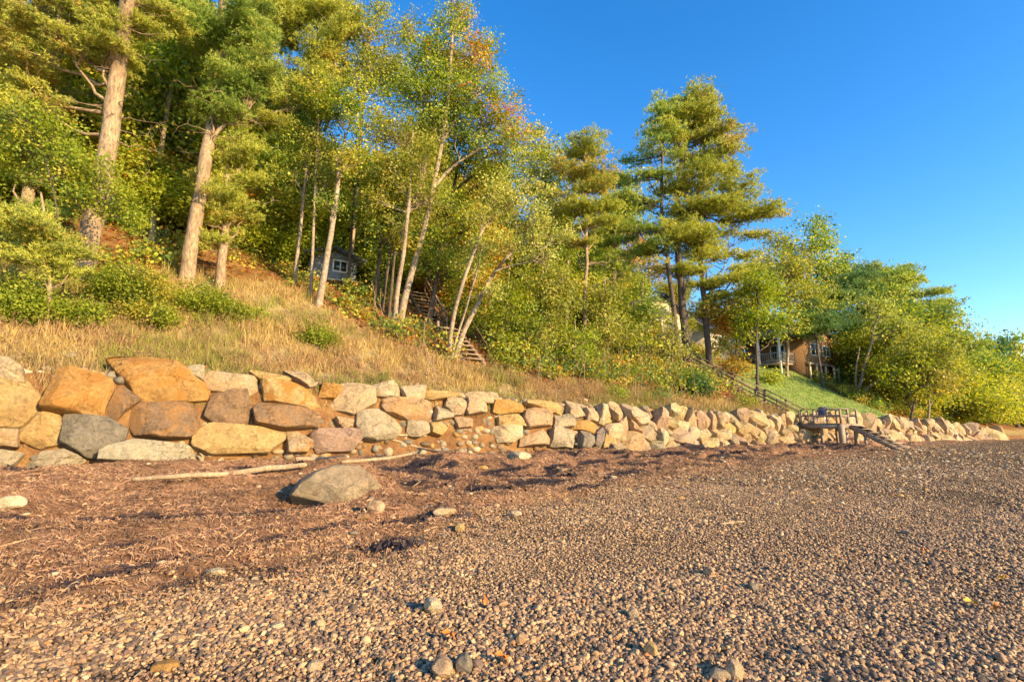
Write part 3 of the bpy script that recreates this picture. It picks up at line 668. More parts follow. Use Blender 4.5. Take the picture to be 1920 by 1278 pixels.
# beach deck with its steps
DZ=1.93; root=thing('beach_deck','grey weathered wooden deck on posts standing in front of the seawall','deck',pt(35.3,-.6,.6))
b=MB()
for i in range(14):
    b.box(pt(34.4+.068+i*.1365,-.6,DZ),(.128,2.25,.04),S3,NV)
part('deck_floor',b,M_wood,root)
for a,c in (((34.4,-1.7),(36.3,-1.7)),((34.4,-1.7),(34.4,.5)),((36.3,-1.7),(36.3,.5)),((34.4,.5),(36.3,.5))):
    e_=.012*(a[0]-c[0]==0)+.005*(a[0]>36);b=MB();b.beam(pt(*a,DZ-.145-e_),pt(*c,DZ-.145-e_),.05,.24);part('rim_beam',b,M_wood,root)
for s,n,w in ((34.43,-1.67,.24),(36.1,-1.66,.16),(34.45,-.6,.12),(34.45,.35,.12),(36.2,-.6,.12),(35.3,-1.5,.12)):
    b=MB();b.beam(pt(s,n,.3),pt(s,n,DZ-.03),w,w,(1,0,0));part('post',b,M_wood,root)
for a,c,k in (((34.4,-1.7),(34.4,.45),4),((34.4,-1.7),(35.25,-1.7),2),((36.3,-1.7),(36.3,.45),3)):
    for i in range(1 if a==(34.4,-1.7) and c[1]==-1.7 else 0,k):
        t=i/(k-1);q=pt(a[0]+(c[0]-a[0])*t,a[1]+(c[1]-a[1])*t,DZ);b=MB();b.beam(q,q+[0,0,.80],.09,.09,(1,0,0));part('rail_post',b,M_wood,root)
    e_=.004*k;b=MB();b.beam(pt(*a,DZ+.82+e_),pt(*c,DZ+.82+e_),.14,.045);part('handrail',b,M_wood,root)
    b=MB();b.beam(pt(*a,DZ+.43+e_),pt(*c,DZ+.43+e_),.04,.09);part('middle_rail',b,M_wood,root)
root=thing('deck_steps','short wooden steps going down from the deck to the beach','steps',pt(35.8,-3,.6))
flight(root,35.3,36.25,-4.15,.58,-1.75,DZ-.05,7,M_wood)
for s,n in ((35.3,-2.45),(36.25,-3.3)):
    b=MB();b.beam(pt(s,n,.35),pt(s,n,.58+(n+4.15)/2.4*1.1-.1),.1,.1,(1,0,0));part('post',b,M_wood,root)
# hill stairs behind the deck
root=thing('hill_stairs','long wooden stairs with a handrail climbing the lawn slope to the deck','stairs',pt(35,.6,1.8))
zt=lambda s,n:float(zfull(np.array(s),np.array(n)))
prev=(.6,DZ)
for (na,nb) in ((.6,3.2),(3.3,6.2),(6.3,9.6)):
    za=prev[1];zb=zt(35,nb)+.35
    flight(root,34.5,35.5,na,za,nb,zb,int((zb-za)/.17)+1,M_bpine,rail=[34.5,35.5],n_post=3,rail_h=.82);prev=(nb,zb)
# folding chair on the deck
root=thing('deck_chair','blue grey canvas chair standing on the wooden deck behind its railing','chair',pt(35.0,-.35,DZ+.02))
c0=np.array(root.location)
b=MB();b.box(c0+[0,0,.40],(.5,.5,.03),S3,NV);part('seat',b,M_blue,root)
b=MB();b.beam(c0+NV*.0+S3*.24+[0,0,.40],c0+S3*.40+[0,0,.95],.52,.03,tuple(S3));part('backrest',b,M_blue,root)
for i in (-1,1):
    for j in (-1,1):
        b=MB();b.beam(c0+S3*i*.23+NV*j*.23,c0-S3*i*.05+NV*j*.23+[0,0,.42],.03,.03,(1,0,0));part('leg',b,M_white,root)
# bank stairs left of centre
root=thing('bank_stairs','dark wooden stairs descending the wooded bank behind the leaning birches','stairs',pt(15.2,4.8,4.4))
lo=hit(905,686);s_lo,n_lo=sn(lo[0],lo[1])
za=zt(s_lo,n_lo)+.15;zb=zt(s_lo,n_lo+3.0)+.45
flight(root,s_lo-.95,s_lo+.1,n_lo,za,n_lo+3.0,zb,8,M_wood)
b=MB();b.box(pt(s_lo-.4,n_lo+3.6,zb+.02),(1.3,1.1,.06),S3,NV);part('landing',b,M_wood,root)
zc=zt(s_lo,n_lo+7.6)+.6
flight(root,s_lo-.95,s_lo+.1,n_lo+4.2,zb+.05,n_lo+7.4,zc,10,M_wood,rail=[s_lo+.1],n_post=3)
for q in (3.2,4.1,7.3):
    b=MB();b.beam(pt(s_lo-.9,n_lo+q,zt(s_lo,n_lo+q)-.3),pt(s_lo-.9,n_lo+q,zt(s_lo,n_lo+q)+.7),.12,.12,(1,0,0));part('post',b,M_wood,root)
# low timber edging under the stairs and along the lawn
log_on_ground('timber_edging',[(903,689),(935,700),(952,704)],[5,5,4],'old pale timber plank lying at the foot of the bank stairs',cat='timber',group=None,mat=M_wood)
# retaining boards on the lawn edge
log_on_ground('retaining_log',[(1562,722),(1600,742),(1640,752)],[6,6,6],'dark landscape timber edging the top of the lawn',cat='timber',group=None,mat=M_bdark)

def window(root,c,w,h,ax,nrm,frame=M_white):
    b=MB();t=.09;up=np.array([0,0,1.])
    b.box(c+up*(h/2),(w+t,t,.07),ax,up,nrm);b.box(c-up*(h/2),(w+t,t,.07),ax,up,nrm)
    for k in (-1,0,1): b.box(c+ax*k*w/2,(t if k else t*.7,h-t*1.02,.065),ax,up,nrm)
    f=part('window',b,frame,root);b=MB();b.box(c-nrm*.02,(w-.01,h-.01,.03),ax,up,nrm);part('pane',b,M_glass,root,f)
def house(name,label,s,n,z,ws,wn,hh,roofh,wall,roof=M_roof,over=.45,gable='s'):
    root=thing(name,label,'house',pt(s,n,z-1.5))
    b=MB();b.box(pt(s,n,z+hh/2-.75),(ws,wn,hh+1.5),S3,NV)
    # gable triangles on the ends of the ridge
    ra,rb,L,Wd=(S3,NV,ws,wn) if gable=='s' else (NV,S3,wn,ws)
    c=pt(s,n,z+hh)
    for k in (-1,1):
        e=c+ra*k*(L/2-.02); V=[e-rb*(Wd/2),e+rb*(Wd/2),e+np.array([0,0,roofh]),e-ra*k*.1-rb*(Wd/2),e-ra*k*.1+rb*(Wd/2),e-ra*k*.1+np.array([0,0,roofh])]
        b.add(V,None,[[0,1,2],[3,5,4]])
    part('wall',b,wall,root)
    b=MB()
    for k in (-1,1):
        e0=c+rb*k*(Wd/2+over)+np.array([0,0,-roofh*over/(Wd/2)]);e1=c+np.array([0,0,roofh+.06]);m_=(e0+e1)/2;d=e1-e0;l=np.linalg.norm(d);d/=l;nn_=np.cross(ra,d);nn_/=np.linalg.norm(nn_)
        b.box(m_+nn_*.05*np.sign(nn_[2]),(L+2*over,l+.06,.12),ra,d,nn_)
    part('roof',b,roof,root);return root
# cedar house above the lawn
HS,HN=59.3,14.2;HZ=zt(HS,HN-2.2)+1.35
r=house('cedar_house','brown cedar shingled house with a porch at the top of the lawn','x' and HS,HN,HZ,6.0,6.4,2.9,1.5,M_shingle,gable='s') if False else house('cedar_house','brown cedar shingled house with a porch at the top of the lawn',HS,HN,HZ,6.0,6.4,2.9,1.5,M_shingle,gable='n')
nf=-NV
window(r,pt(HS-.75,HN-3.22,HZ+1.5),1.75,1.2,S3,nf);window(r,pt(HS+1.55,HN-3.22,HZ+1.5),1.45,1.1,S3,nf)
for k in (-2.9,-1.6,.2,1.9,2.9):
    b=MB();b.beam(pt(HS+k,HN-3.6,HZ-2.3),pt(HS+k,HN-3.6,HZ-.02),.16,.16,(1,0,0));part('support_post',b,M_cream,r)
b=MB();b.box(pt(HS,HN-3.45,HZ-.1),(6.1,.5,.18),S3,NV);part('floor_beam',b,M_wood,r)
# shaded porch on the west side
ps=HS-3.0;b=MB();b.box(pt(ps-1.4,HN+.4,HZ-.1),(2.8,5.4,.18),S3,NV);part('porch_floor',b,M_wood,r)
b=MB();b.box(pt(ps-1.4,HN+.4,HZ+2.75),(3.2,6.0,.14),S3,NV);part('porch_roof',b,M_roof,r)
for k in (-2.2,0,2.9):
    b=MB();b.beam(pt(ps-2.7,HN+k,HZ-1.8),pt(ps-2.7,HN+k,HZ+2.7),.2,.2,(1,0,0));part('porch_post',b,M_white,r)
b=MB();b.beam(pt(ps-2.75,HN-2.3,HZ+.95),pt(ps-2.75,HN+3,HZ+.95),.06,.09);b.beam(pt(ps-2.75,HN-2.3,HZ+.15),pt(ps-2.75,HN+3,HZ+.15),.06,.09)
b.beam(pt(ps-2.75,HN-2.3,HZ+.95),pt(ps-.05,HN-2.3,HZ+.95),.06,.09);b.beam(pt(ps-2.75,HN-2.3,HZ+.15),pt(ps-.05,HN-2.3,HZ+.15),.06,.09)
for i in range(26): q=HN-2.3+i*.21;b.box(pt(ps-2.75,q,HZ+.55),(.045,.045,.72),S3,NV)
for i in range(12): q=ps-2.6+i*.22;b.box(pt(q,HN-2.3,HZ+.55),(.045,.045,.72),S3,NV)
part('porch_railing',b,M_grey,r)
window(r,pt(ps-.03,HN-.5,HZ+1.4),1.5,1.5,NV,-S3)
# grey cottage among the trees on the left, cream cottage behind the big pines
g=hit(620,527);gs,gn=sn(g[0],g[1]);gz=zt(gs,gn)+.1
r=house('grey_cottage','small grey shingled cottage seen between trunks on the left slope',gs+.2,gn+1.6,gz+.1,2.6,2.6,1.35,.35,M_grey,gable='n')
window(r,pt(gs+.55,gn+.28,gz+.95),.8,.66,S3,-NV,M_white)
b=MB();b.box(pt(gs+.2,gn+.14,gz+.02),(2.8,.3,.12),S3,NV);part('sill_beam',b,M_cream,r)
r=house('cream_cottage','cream sided cottage half hidden behind the tall pines',37.0,15.0,zt(37,14)+.1,5,5,2.8,1.4,M_cream,gable='n')
window(r,pt(36.2,12.48,zt(37,14)+1.6),1.2,1.1,S3,-NV)
window(r,pt(38.2,12.48,zt(37,14)+1.6),1.2,1.1,S3,-NV)
r=house('blue_roof_house','house with a dark blue roof behind the small trees on the lawn',51.0,19.0,zt(51,19)+.1,6,6,2.6,1.8,M_cream,gable='s')
window(r,pt(50,15.98,zt(51,19)+1.5),1.2,1.1,S3,-NV)

# ------------------------------------------------------------------ trees
def C3(*a): return np.array(a,float)
PAL={ # leaf colours of each kind: several hues mixed leaf by leaf
 'oak':[(.11,.14,.016),(.17,.185,.02),(.065,.10,.018),(.25,.24,.028),(.22,.17,.028)],
 'yellowgreen':[(.23,.225,.032),(.17,.19,.028),(.28,.25,.045),(.12,.15,.025),(.34,.26,.045)],
 'birch':[(.25,.25,.045),(.18,.20,.04),(.32,.29,.07),(.14,.17,.03)],
 'dark':[(.035,.065,.02),(.05,.085,.022),(.07,.11,.025),(.11,.14,.03)],
 'bright':[(.16,.195,.018),(.22,.235,.022),(.10,.14,.018),(.29,.27,.035)],
 'orange':[(.50,.17,.02),(.42,.24,.03),(.30,.24,.04),(.5,.10,.02)],
 'rusty':[(.10,.13,.02),(.34,.15,.025),(.20,.20,.03),(.14,.16,.02)],
 'pine':[(.085,.12,.022),(.13,.16,.03),(.19,.20,.04),(.06,.09,.025)],
 'pinegold':[(.24,.23,.035),(.18,.20,.035),(.30,.27,.05),(.13,.155,.03),(.28,.21,.045)],
 'pinedark':[(.035,.07,.03),(.05,.09,.03),(.08,.12,.035),(.11,.14,.03)],
 'shrub':[(.13,.17,.013),(.18,.21,.018),(.23,.245,.025),(.08,.11,.012),(.27,.23,.028)],
}
def cols_for(pal,clump_t,n_per,g):
    p=C3(*PAL[pal]) if False else np.array(PAL[pal]); k=len(p)
    t=np.repeat(clump_t,n_per)*k*.8+g.uniform(0,k*.28,len(clump_t)*n_per); i=np.clip(t.astype(int),0,k-1)
    c=np.clip(p[i]*g.uniform(.75,1.25,(len(i),1))*GAIN[pal],0,.62); return c
def leaf_cards(cent,per,spread,size,pal,g,flat=.75,ct=None):
    """cent (m,3) clump centres; kite shaped folded leaves"""
    m=len(cent); ct=g.uniform(0,1,m) if ct is None else ct
    sp=np.asarray(spread)*np.ones(m)
    P=np.repeat(cent,per,0)+g.normal(0,1,(m*per,3))*np.repeat(sp,per)[:,None]*np.array([1,1,flat])
    K=len(P); nrm=g.normal(0,.62,(K,3))+np.repeat(g.normal(0,.7,(m,3)),per,0)+np.array([.25,-.25,.55]); nrm/=np.linalg.norm(nrm,axis=1,keepdims=True)
    d=g.normal(0,1,(K,3))+np.array([0,0,-.35]); d-=nrm*(d*nrm).sum(1,keepdims=True); d/=np.linalg.norm(d,axis=1,keepdims=True)
    sd_=np.cross(nrm,d); L=(size*g.uniform(.45,1.5,K))[:,None]; Wd=L*g.uniform(.28,.42,(K,1))
    V=np.stack([P-d*L*.5,P+sd_*Wd+nrm*L*.10,P+d*L*.5-nrm*L*.06,P-sd_*Wd+nrm*L*.10],1).reshape(-1,3)
    i=np.arange(K)*4; T=np.stack([i,i+1,i+2,i,i+2,i+3],-1).reshape(-1,3)
    c=cols_for(pal,ct,per,g); return V,T,np.repeat(c,2,0)
def needle_plumes(cent,dirs,L,per,size,pal,g,ct=None,nn=8):
    """flat sprays of needle tufts set along a twig"""
    m=len(cent); ct=g.uniform(0,1,m) if ct is None else ct
    t=g.uniform(-.5,.5,(m,per,1)); side=np.cross(dirs,np.array([0,0,1.])); side/=np.linalg.norm(side,axis=1,keepdims=True)+1e-6
    w=.30*(1-.6*np.abs(t))
    P=cent[:,None]+dirs[:,None]*t*L[:,None,None]+side[:,None]*g.normal(0,1,(m,per,1))*w*L[:,None,None]+np.array([0,0,1.])*g.normal(0,.09,(m,per,1))*L[:,None,None]
    P=P.reshape(-1,3); D=np.repeat(dirs,per,0); K=len(P)
    d=g.normal(0,1,(K,nn,3))*.75+D[:,None]*.75+np.array([0,0,.45]); d/=np.linalg.norm(d,axis=2,keepdims=True)
    s=g.normal(0,1,(K,nn,3)); s-=d*(s*d).sum(2,keepdims=True); s/=np.linalg.norm(s,axis=2,keepdims=True)
    l=size*g.uniform(.7,1.3,(K,nn,1)); wd=l*.095
    A=P[:,None]-s*wd; B=P[:,None]+s*wd; Ct=P[:,None]+d*l
    V=np.stack([A,B,Ct],2).reshape(-1,3); T=np.arange(len(V)).reshape(-1,3)
    c=cols_for(pal,ct,per*nn,g); return V,T,c
def ellipsoid_pts(n,g,fill=.45):
    d=g.normal(0,1,(n,3)); d/=np.linalg.norm(d,axis=1,keepdims=True)
    return d*(g.uniform(0,1,(n,1))**fill)
def bez(a,b,sag,k=6,g=None):
    t=np.linspace(0,1,k)[:,None]; P=a*(1-t)+b*t; P=P+np.array([0,0,1.])*sag*(t*(1-t))*4
    if g is not None: P[1:-1]+=g.normal(0,.03*np.linalg.norm(b-a),(k-2,3))
    return P
GAIN=dict(oak=2.2,yellowgreen=1.5,birch=1.75,dark=2.2,bright=1.65,orange=1.2,rusty=2.0,pine=2.6,pinegold=2.0,pinedark=2.3,shrub=1.5)
def tree(name,label,paths,widths,blobs,kind='leaf',pal='oak',bark=None,dens=1.0,seed=0,cat='tree',group=None,depth=None,base=None,dead=0,leafk=1.0,zspread=.85,dy=0,limbs=True,orange=None):
    """paths: trunk polylines in photograph pixels, first point on the ground; blobs: (px,py,rx,ry[,pal]) foliage masses, set at
    the tree's own distance and filled as real volumes"""
    g=np.random.default_rng(seed+5000)
    b0=hit(*(base or paths[0][0])) if depth is None else None
    if depth is not None:
        b0=at(*paths[0][0],depth); b0[2]=float(ground(b0[0],b0[1]))
    elif dy:
        b0=b0*1.0; f=(b0[1]+dy)/b0[1]; b0[0]*=f;b0[1]*=f; b0[2]=float(ground(b0[0],b0[1]))
    Y=b0[1]; sc=float(np.clip(Y/26.,.75,3.2)); root=thing(name,label,cat,b0,group)
    tb=MB(); trunks=[]
    for pa,w in zip(paths,widths):
        P=np.array([at(px,py,Y+g.normal(0,.15)*i) for i,(px,py) in enumerate(pa)])
        if P[0][2]>b0[2]-.2 and pa is paths[0]: P=np.vstack([[P[0][0],P[0][1],b0[2]-.3],P])
        elif pa[0][1]>=paths[0][0][1]-12: P=np.vstack([P[0]-[0,0,.5],P])
        seg=np.concatenate([[0],np.cumsum(np.linalg.norm(np.diff(P,axis=0),axis=1))]); n=max(8,int(seg[-1]/.35)); n=min(n,60)
        tt=np.linspace(0,seg[-1],n); Q=np.stack([np.interp(tt,seg,P[:,i]) for i in range(3)],-1)
        for _ in range(3): Q[1:-1]=(Q[:-2]+2*Q[1:-1]+Q[2:])/4
        Q[:,:2]+=(fbm(tt[:,None]*.6+g.uniform(0,99),np.array([[0.,50.]]),2,3)-.5)*.10*sc
        w0,w1=w if isinstance(w,tuple) else (w,w*.35)
        r=np.interp(tt,[0,seg[-1]],[w0,w1])/F*Y/2; r=r*(.74 if w0>14 else .8)*(1+.3*np.exp(-tt/(.5*sc)))
        k=12 if w0>14 else 7; rr=r[:,None]*(1+g.normal(0,.035,(n,k)))
        tb.tube(Q,rr,k); trunks.append((Q,r))
    allT=np.vstack([q for q,_ in trunks]); allR=np.concatenate([r for _,r in trunks])
    VV=[];TT=[];CC=[];off=0
    def addl(v,t,c):
        nonlocal off
        VV.append(v);TT.append(t+off);CC.append(c);off+=len(v)
    for bl in blobs:
        px,py,rx,ry=bl[:4]; bp=bl[4] if len(bl)>4 else pal
        c=at(px,py,Y+g.uniform(-.3,.3)*rx/F*Y); a=rx/F*Y; h=ry/F*Y; dpt=min(max(a,h)*zspread,a*1.2+.3)
        area=rx*ry*(1024/1920)**2*math.pi
        if kind=='leaf':
            m=max(4,int(area/150*4.7*dens)); E=ellipsoid_pts(m,g,.42)*1.12
            # loosen the outline: lobes and bays
            lob=1+.32*(fbm(E[:,0]*2.3+seed,E[:,2]*2.3+E[:,1],2,seed%50)-.5)*2
            cent=c+E*lob[:,None]*np.array([a,dpt,h])
            keep=fbm(cent[:,0]/sc*.9+seed,cent[:,2]/sc*.9+cent[:,1]*.4,2,9)>.30; cent=cent[keep]
            if len(cent)==0: continue
            ct=np.clip(fbm(cent[:,0]*.55/sc+seed,cent[:,2]*.55/sc+cent[:,1]*.3,2,19)*1.5-.35+g.normal(0,.12,len(cent)),0,1)
            addl(*leaf_cards(cent,54,.27*sc,.122*sc*leafk,bp,g,ct=ct))
            if orange:
                oc_=cent[g.uniform(0,1,len(cent))<orange]
                if len(oc_): addl(*leaf_cards(oc_+g.normal(0,.1,oc_.shape),14,.16*sc,.13*sc,'orange',g))
        else:
            nb=max(2,int(area/330*dens)); E=ellipsoid_pts(nb,g,.5)
            tip=c+E*np.array([a,dpt,h]); q0=allT[np.argmin(((tip[:,None,:2]-allT[None,::3,:2])**2).sum(2)+1.5*(tip[:,None,2]-.5-allT[None,::3,2])**2,1)*3]
            bd=tip-q0; bd[:,2]*=.25; bd/=np.linalg.norm(bd,axis=1,keepdims=True)+1e-6; bs=np.cross(bd,np.array([0,0,1.]))
            pn=15; u=g.uniform(-1.0,.45,(nb,pn,1)); vv=g.normal(0,.42,(nb,pn,1))*(1.15-np.abs(u+.3)*.6)
            cent=(tip[:,None]+bd[:,None]*u*1.35*sc+bs[:,None]*vv*sc+np.array([0,0,1.])*(g.normal(0,.085,(nb,pn,1))-.10*vv**2+.06*u)*sc).reshape(-1,3)
            j=np.argmin(((cent[:,None,:2]-allT[None,::3,:2])**2).sum(2)+1.5*(cent[:,None,2]-.5-allT[None,::3,2])**2,1); tp=allT[::3][j]
            dr=cent-tp; dr[:,2]=np.clip(dr[:,2]*.3,-.3,.3)*np.linalg.norm(dr[:,:2],axis=1); dr/=np.linalg.norm(dr,axis=1,keepdims=True)+1e-6
            ct=np.clip(fbm(cent[:,0]*.6/sc,cent[:,2]*1.5/sc+cent[:,1]*.3,2,19)*1.5-.3+g.normal(0,.15,len(cent)),0,1)
            addl(*needle_plumes(cent,dr,g.uniform(.6,1.05,len(cent))*sc,19,.175*sc*leafk,bp,g,ct=ct))
        if not limbs: continue
        # the limb that carries this mass, and twigs into it
        k_=np.argmin(np.linalg.norm((allT-(c-np.array([0,0,min(.8*abs(a)+.5,2.5)])))*np.array([1,1,.8]),axis=1)); src=allT[k_]; r0=min(allR[k_]*.5,.12*sc)
        L=np.linalg.norm(c-src)
        if L>.4:
            P=bez(src,c,-.04*L if kind=='leaf' else -.10*L,7,g); tb.tube(P,np.linspace(max(r0,.03*sc),.014*sc,7),6)
        nT=min(len(cent),int(10+area/140)) if kind=='leaf' else min(len(cent),int(12+area/90))
        for q in cent[g.permutation(len(cent))[:nT]]:
            if L>2.2*sc: s_=P[np.argmin(((P[1:]-q)**2).sum(1))+1]
            elif kind=='leaf':
                t=g.uniform(.35,1.); s_=src*(1-t)+c*t if L>.4 else c
            else:
                s_=allT[np.argmin(((allT[:,:2]-q[:2])**2).sum(1)*.3+(allT[:,2]-q[2]+.35*sc)**2)]
            tb.tube(bez(s_,q,-.06*np.linalg.norm(q-s_),5,g),np.linspace(.022*sc,.007*sc,5),4,False)
    # bare dead branches on the lower trunk of forest pines
    for i in range(dead):
        q,r=trunks[g.integers(0,len(trunks))]; k_=g.integers(int(len(q)*.25),len(q)); s_=q[k_]; az=g.uniform(0,2*math.pi); L=g.uniform(1.0,4.0)*sc*.8
        e=s_+np.array([math.cos(az)*L,math.sin(az)*L*.6,g.uniform(-.25,.28)*L]); P=bez(s_,e,g.uniform(-.1,.12)*L,7,g); tb.tube(P,np.linspace(.035*sc,.006*sc,7),4,False)
        for _ in range(3):
            t=g.integers(2,6); e2=P[t]+g.normal(0,.35,3)*L*.4; tb.tube(bez(P[t],e2,0,4,g),np.linspace(.014*sc,.005*sc,4),3,False)
    part('trunk' if cat!='shrub' else 'stems',tb,bark or M_bdark,root,smooth=True)
    if VV:
        me=mesh('crown' if cat!='shrub' else 'foliage',np.vstack(VV)-b0[None],np.vstack(TT),M_leaf if kind=='leaf' else M_needle,False,np.vstack(CC))
        link('crown' if cat!='shrub' else 'foliage',me,(0,0,0),root)
    return root
T=tree
# --- left: big white pines
T('white_pine','thickest pine trunk at the far left, pale sunlit bark rising out of the shrubs',[[(158,508),(168,440),(190,360),(205,260),(222,130),(243,-40),(255,-160)]],[(50,30)],
  [(200,25,90,50),(225,55,60,40),(180,92,95,20),(240,15,60,40),(60,20,110,60),(190,10,90,55),(120,75,120,32),(30,130,70,40),(190,108,70,26),(290,30,60,50),(60,190,60,30),(10,60,60,60)],'pine','pinegold',M_bpine,1.0,1,dead=46)
T('white_pine','tall curving pine trunk with a crooked branch, second thick trunk from the left edge',[[(350,528),(356,480),(368,400),(386,300),(402,210),(414,90),(425,-60),(430,-150)],[(388,285),(405,240),(440,225),(462,208)]],[(37,21),(12,6)],
  [(455,40,80,70),(440,150,70,70),(385,70,70,70),(500,110,45,70),(400,190,50,34),(350,20,60,50),(470,205,45,22),(480,160,50,50)],'pine','pine',M_bpine,1.1,2,dead=30)
T('dead_pine','thin bare pale trunk standing between the two thick pines',[[(284,452),(290,360),(303,280),(315,200),(328,130)]],[(17,8)],[],'pine','pine',M_bbirch,1,3,dead=20)
T('small_pine','short reddish pine trunk with soft bright tufts right of the crooked pine',[[(412,540),(415,500),(421,450),(426,350),(430,270)]],[(25,10)],
  [(415,440,52,20),(440,385,46,34),(450,320,45,34),(455,415,30,20),(400,350,36,22),(470,280,40,30),(440,260,40,25)],'pine','pinegold',M_bpine,1.0,4,dead=10)
T('white_pine','pine standing furthest left, its trunk dim behind hanging boughs',[[(40,470),(58,340),(78,240),(95,165),(118,20),(125,-80)]],[(30,18)],
  [(60,250,60,34),(20,330,60,30),(100,310,45,26),(110,395,50,24),(20,430,60,26),(30,250,60,30),(120,180,60,30),(0,100,60,50),(150,20,60,50)],'pine','pine',M_bpine,1.0,5,dead=34,dy=2)
T('young_pine','low green pine boughs hanging over the shrubs at the left edge',[[(95,545),(92,480),(84,400),(75,360)]],[(10,5)],[(70,430,90,14),(50,470,80,14),(85,495,62,10),(150,480,40,10),(40,400,60,12)],'pine','pinegold',M_bpine,1.2,6,dy=-2)
T('oak_sapling','bright green broad leaves of a young oak in front of the thickest pine',[[(120,560),(116,470),(104,380),(80,280)],[(122,470),(165,410),(205,370)]],[(5,2),(4,2)],
  [(50,225,60,40),(100,260,55,40),(40,290,55,35),(120,310,45,35),(190,330,50,30),(210,370,46,44),(160,370,40,25),(20,190,30,30),(250,410,30,24)],'leaf','bright',M_bdark,.75,7,dy=-.6)
T('hillside_pine','slender pine behind the dead trunk on the left slope',[[(250,440),(262,330),(275,200),(285,40)]],[(16,10)],[(250,250,60,34),(300,330,50,26),(270,150,70,40),(330,90,60,50),(230,330,40,20),(330,250,45,26),(340,400,36,22),(300,400,34,18)],'pine','pine',M_bpine,1.0,8,dead=26,dy=4)
T('white_pine','golden green pine whose long branch reaches over the gap of sky',[[(470,500),(462,380),(455,260),(470,120),(490,-30)],[(466,230),(520,208),(570,200),(612,178)]],[(20,14),(9,4)],
  [(560,50,80,60),(600,120,62,55),(545,160,60,36),(500,40,60,60),(640,60,50,60),(590,180,50,18),(620,10,60,40),(520,230,40,16)],'pine','pinegold',M_bpine,1.35,9,dead=16,dy=3)
T('hemlock','dark bluish evergreen filling the gap left of the pale thin trunks',[[(505,510),(510,420),(515,340),(518,290)]],[(12,5)],[(505,470,48,34),(510,420,44,38),(512,365,36,36),(515,320,26,26),(470,490,30,14)],'pine','pinedark',M_bdark,1.7,10,dy=5)
T('rusty_oak','low oak with rusty orange leaves behind the dark evergreen',[[(540,520),(535,440),(520,350)]],[(8,4)],[(510,300,45,28),(540,340,40,30),(470,350,40,40)],'leaf','rusty',M_bdark,.8,11,dy=8)
# --- thin pale trunks at the edge of the grass
T('birch_tree','leftmost of the three slim pale trunks at the grass edge',[[(552,531),(560,450),(568,380),(574,320),(583,230)]],[(11,5)],[(560,260,45,40),(600,230,45,40),(550,320,34,24),(590,300,40,30)],'leaf','oak',M_bbirch,.7,12)
T('birch_tree','thinnest of the three slim pale trunks left of the grey cottage',[[(583,556),(587,460),(589,380),(592,300),(600,200)]],[(8,4)],[(600,280,36,34),(610,340,34,26),(620,190,40,40)],'leaf','yellowgreen',M_bbirch,.7,13)
T('birch_tree','forked pinkish trunk leaning right in front of the grey cottage',[[(598,573),(612,490),(625,410),(636,330),(648,255)],[(634,335),(634,290),(630,270)]],[(18,8),(7,4)],[(640,200,50,40),(600,170,50,40),(690,240,46,40),(655,300,40,30),(670,170,50,40),(620,380,26,18)],'leaf','oak',M_bbirch,.8,14)
T('maple_tree','yellowish tree crowning the skyline above the forked pinkish trunk',[[(655,545),(662,430),(672,320),(680,200),(690,80)]],[(14,6)],[(690,60,60,45),(650,40,40,40),(735,75,45,45),(700,130,60,50),(640,110,50,40),(745,140,45,40),(715,20,28,24),(760,50,30,30)],'leaf','yellowgreen',M_bbirch,.9,15,dy=3)
for i,(a,bx,by,tx,ty,w,lab) in enumerate([(0,652,548,660,420,8,'thin dark trunk just right of the grey cottage'),(1,700,590,717,440,12,'dark leaning trunk in the shade between the birch and the oak'),(2,716,600,735,430,9,'second dark leaning trunk in the shaded wood'),(3,727,612,742,470,8,'dark short trunk left of the twin oak trunks')]):
    T('shaded_tree',lab,[[(bx,by),((bx+tx)/2,(by+ty)/2),(tx,ty),(tx+8,ty-110)]],[(w,w*.5)],[(tx+5,ty-90,38,40),(tx-20,ty-30,34,30),(tx+26,ty-20,30,26)],'leaf','oak',M_bdark,.7,20+i,dy=1)
# --- the tall oaks
T('oak_tree','tallest oak on the skyline, dark green with orange leaf ends at its upper right',[[(745,641),(757,570),(775,500),(795,430),(812,350),(828,270),(842,170),(850,60)],[(815,350),(840,318),(880,290),(935,262)],[(828,270),(870,200),(920,160)]],[(20,6),(9,4),(8,4)],
  [(850,45,40,36),(835,95,60,45),(885,110,45,40,'rusty'),(900,165,58,45),(945,215,50,42,'rusty'),(840,160,65,50),(900,230,62,45),(790,110,45,45),(800,200,60,50),(850,230,60,42),(965,255,34,26,'rusty'),(925,290,48,34),(760,170,40,40),(865,20,22,18,'rusty'),(915,80,22,20)],'leaf','oak',M_bbirch,.95,30,dy=2,orange=.10)
T('oak_tree','light barked tree forking at mid height between two darker oaks',[[(736,633),(744,560),(756,480),(766,400),(770,330),(775,240)],[(766,400),(790,350),(800,300)]],[(14,5),(7,3)],
  [(760,250,50,42),(725,310,46,40),(790,300,46,36),(720,240,40,36),(760,350,46,30),(700,370,34,28),(800,370,44,34),(745,420,36,22)],'leaf','yellowgreen',M_bbirch,.75,31,dy=1)
T('oak_tree','broad green oak behind the leaning birches',[[(800,640),(815,540),(832,440),(850,360),(862,280)],[(850,360),(900,320),(950,290)]],[(12,6),(7,3)],
  [(870,300,55,40),(840,380,52,40),(905,340,55,36),(880,420,50,36),(820,450,44,34),(960,330,48,32),(840,510,48,34),(790,480,36,26),(890,480,44,36),(1000,300,36,30),(870,560,42,26)],'leaf','oak',M_bdark,.8,32,dy=3,orange=.03)
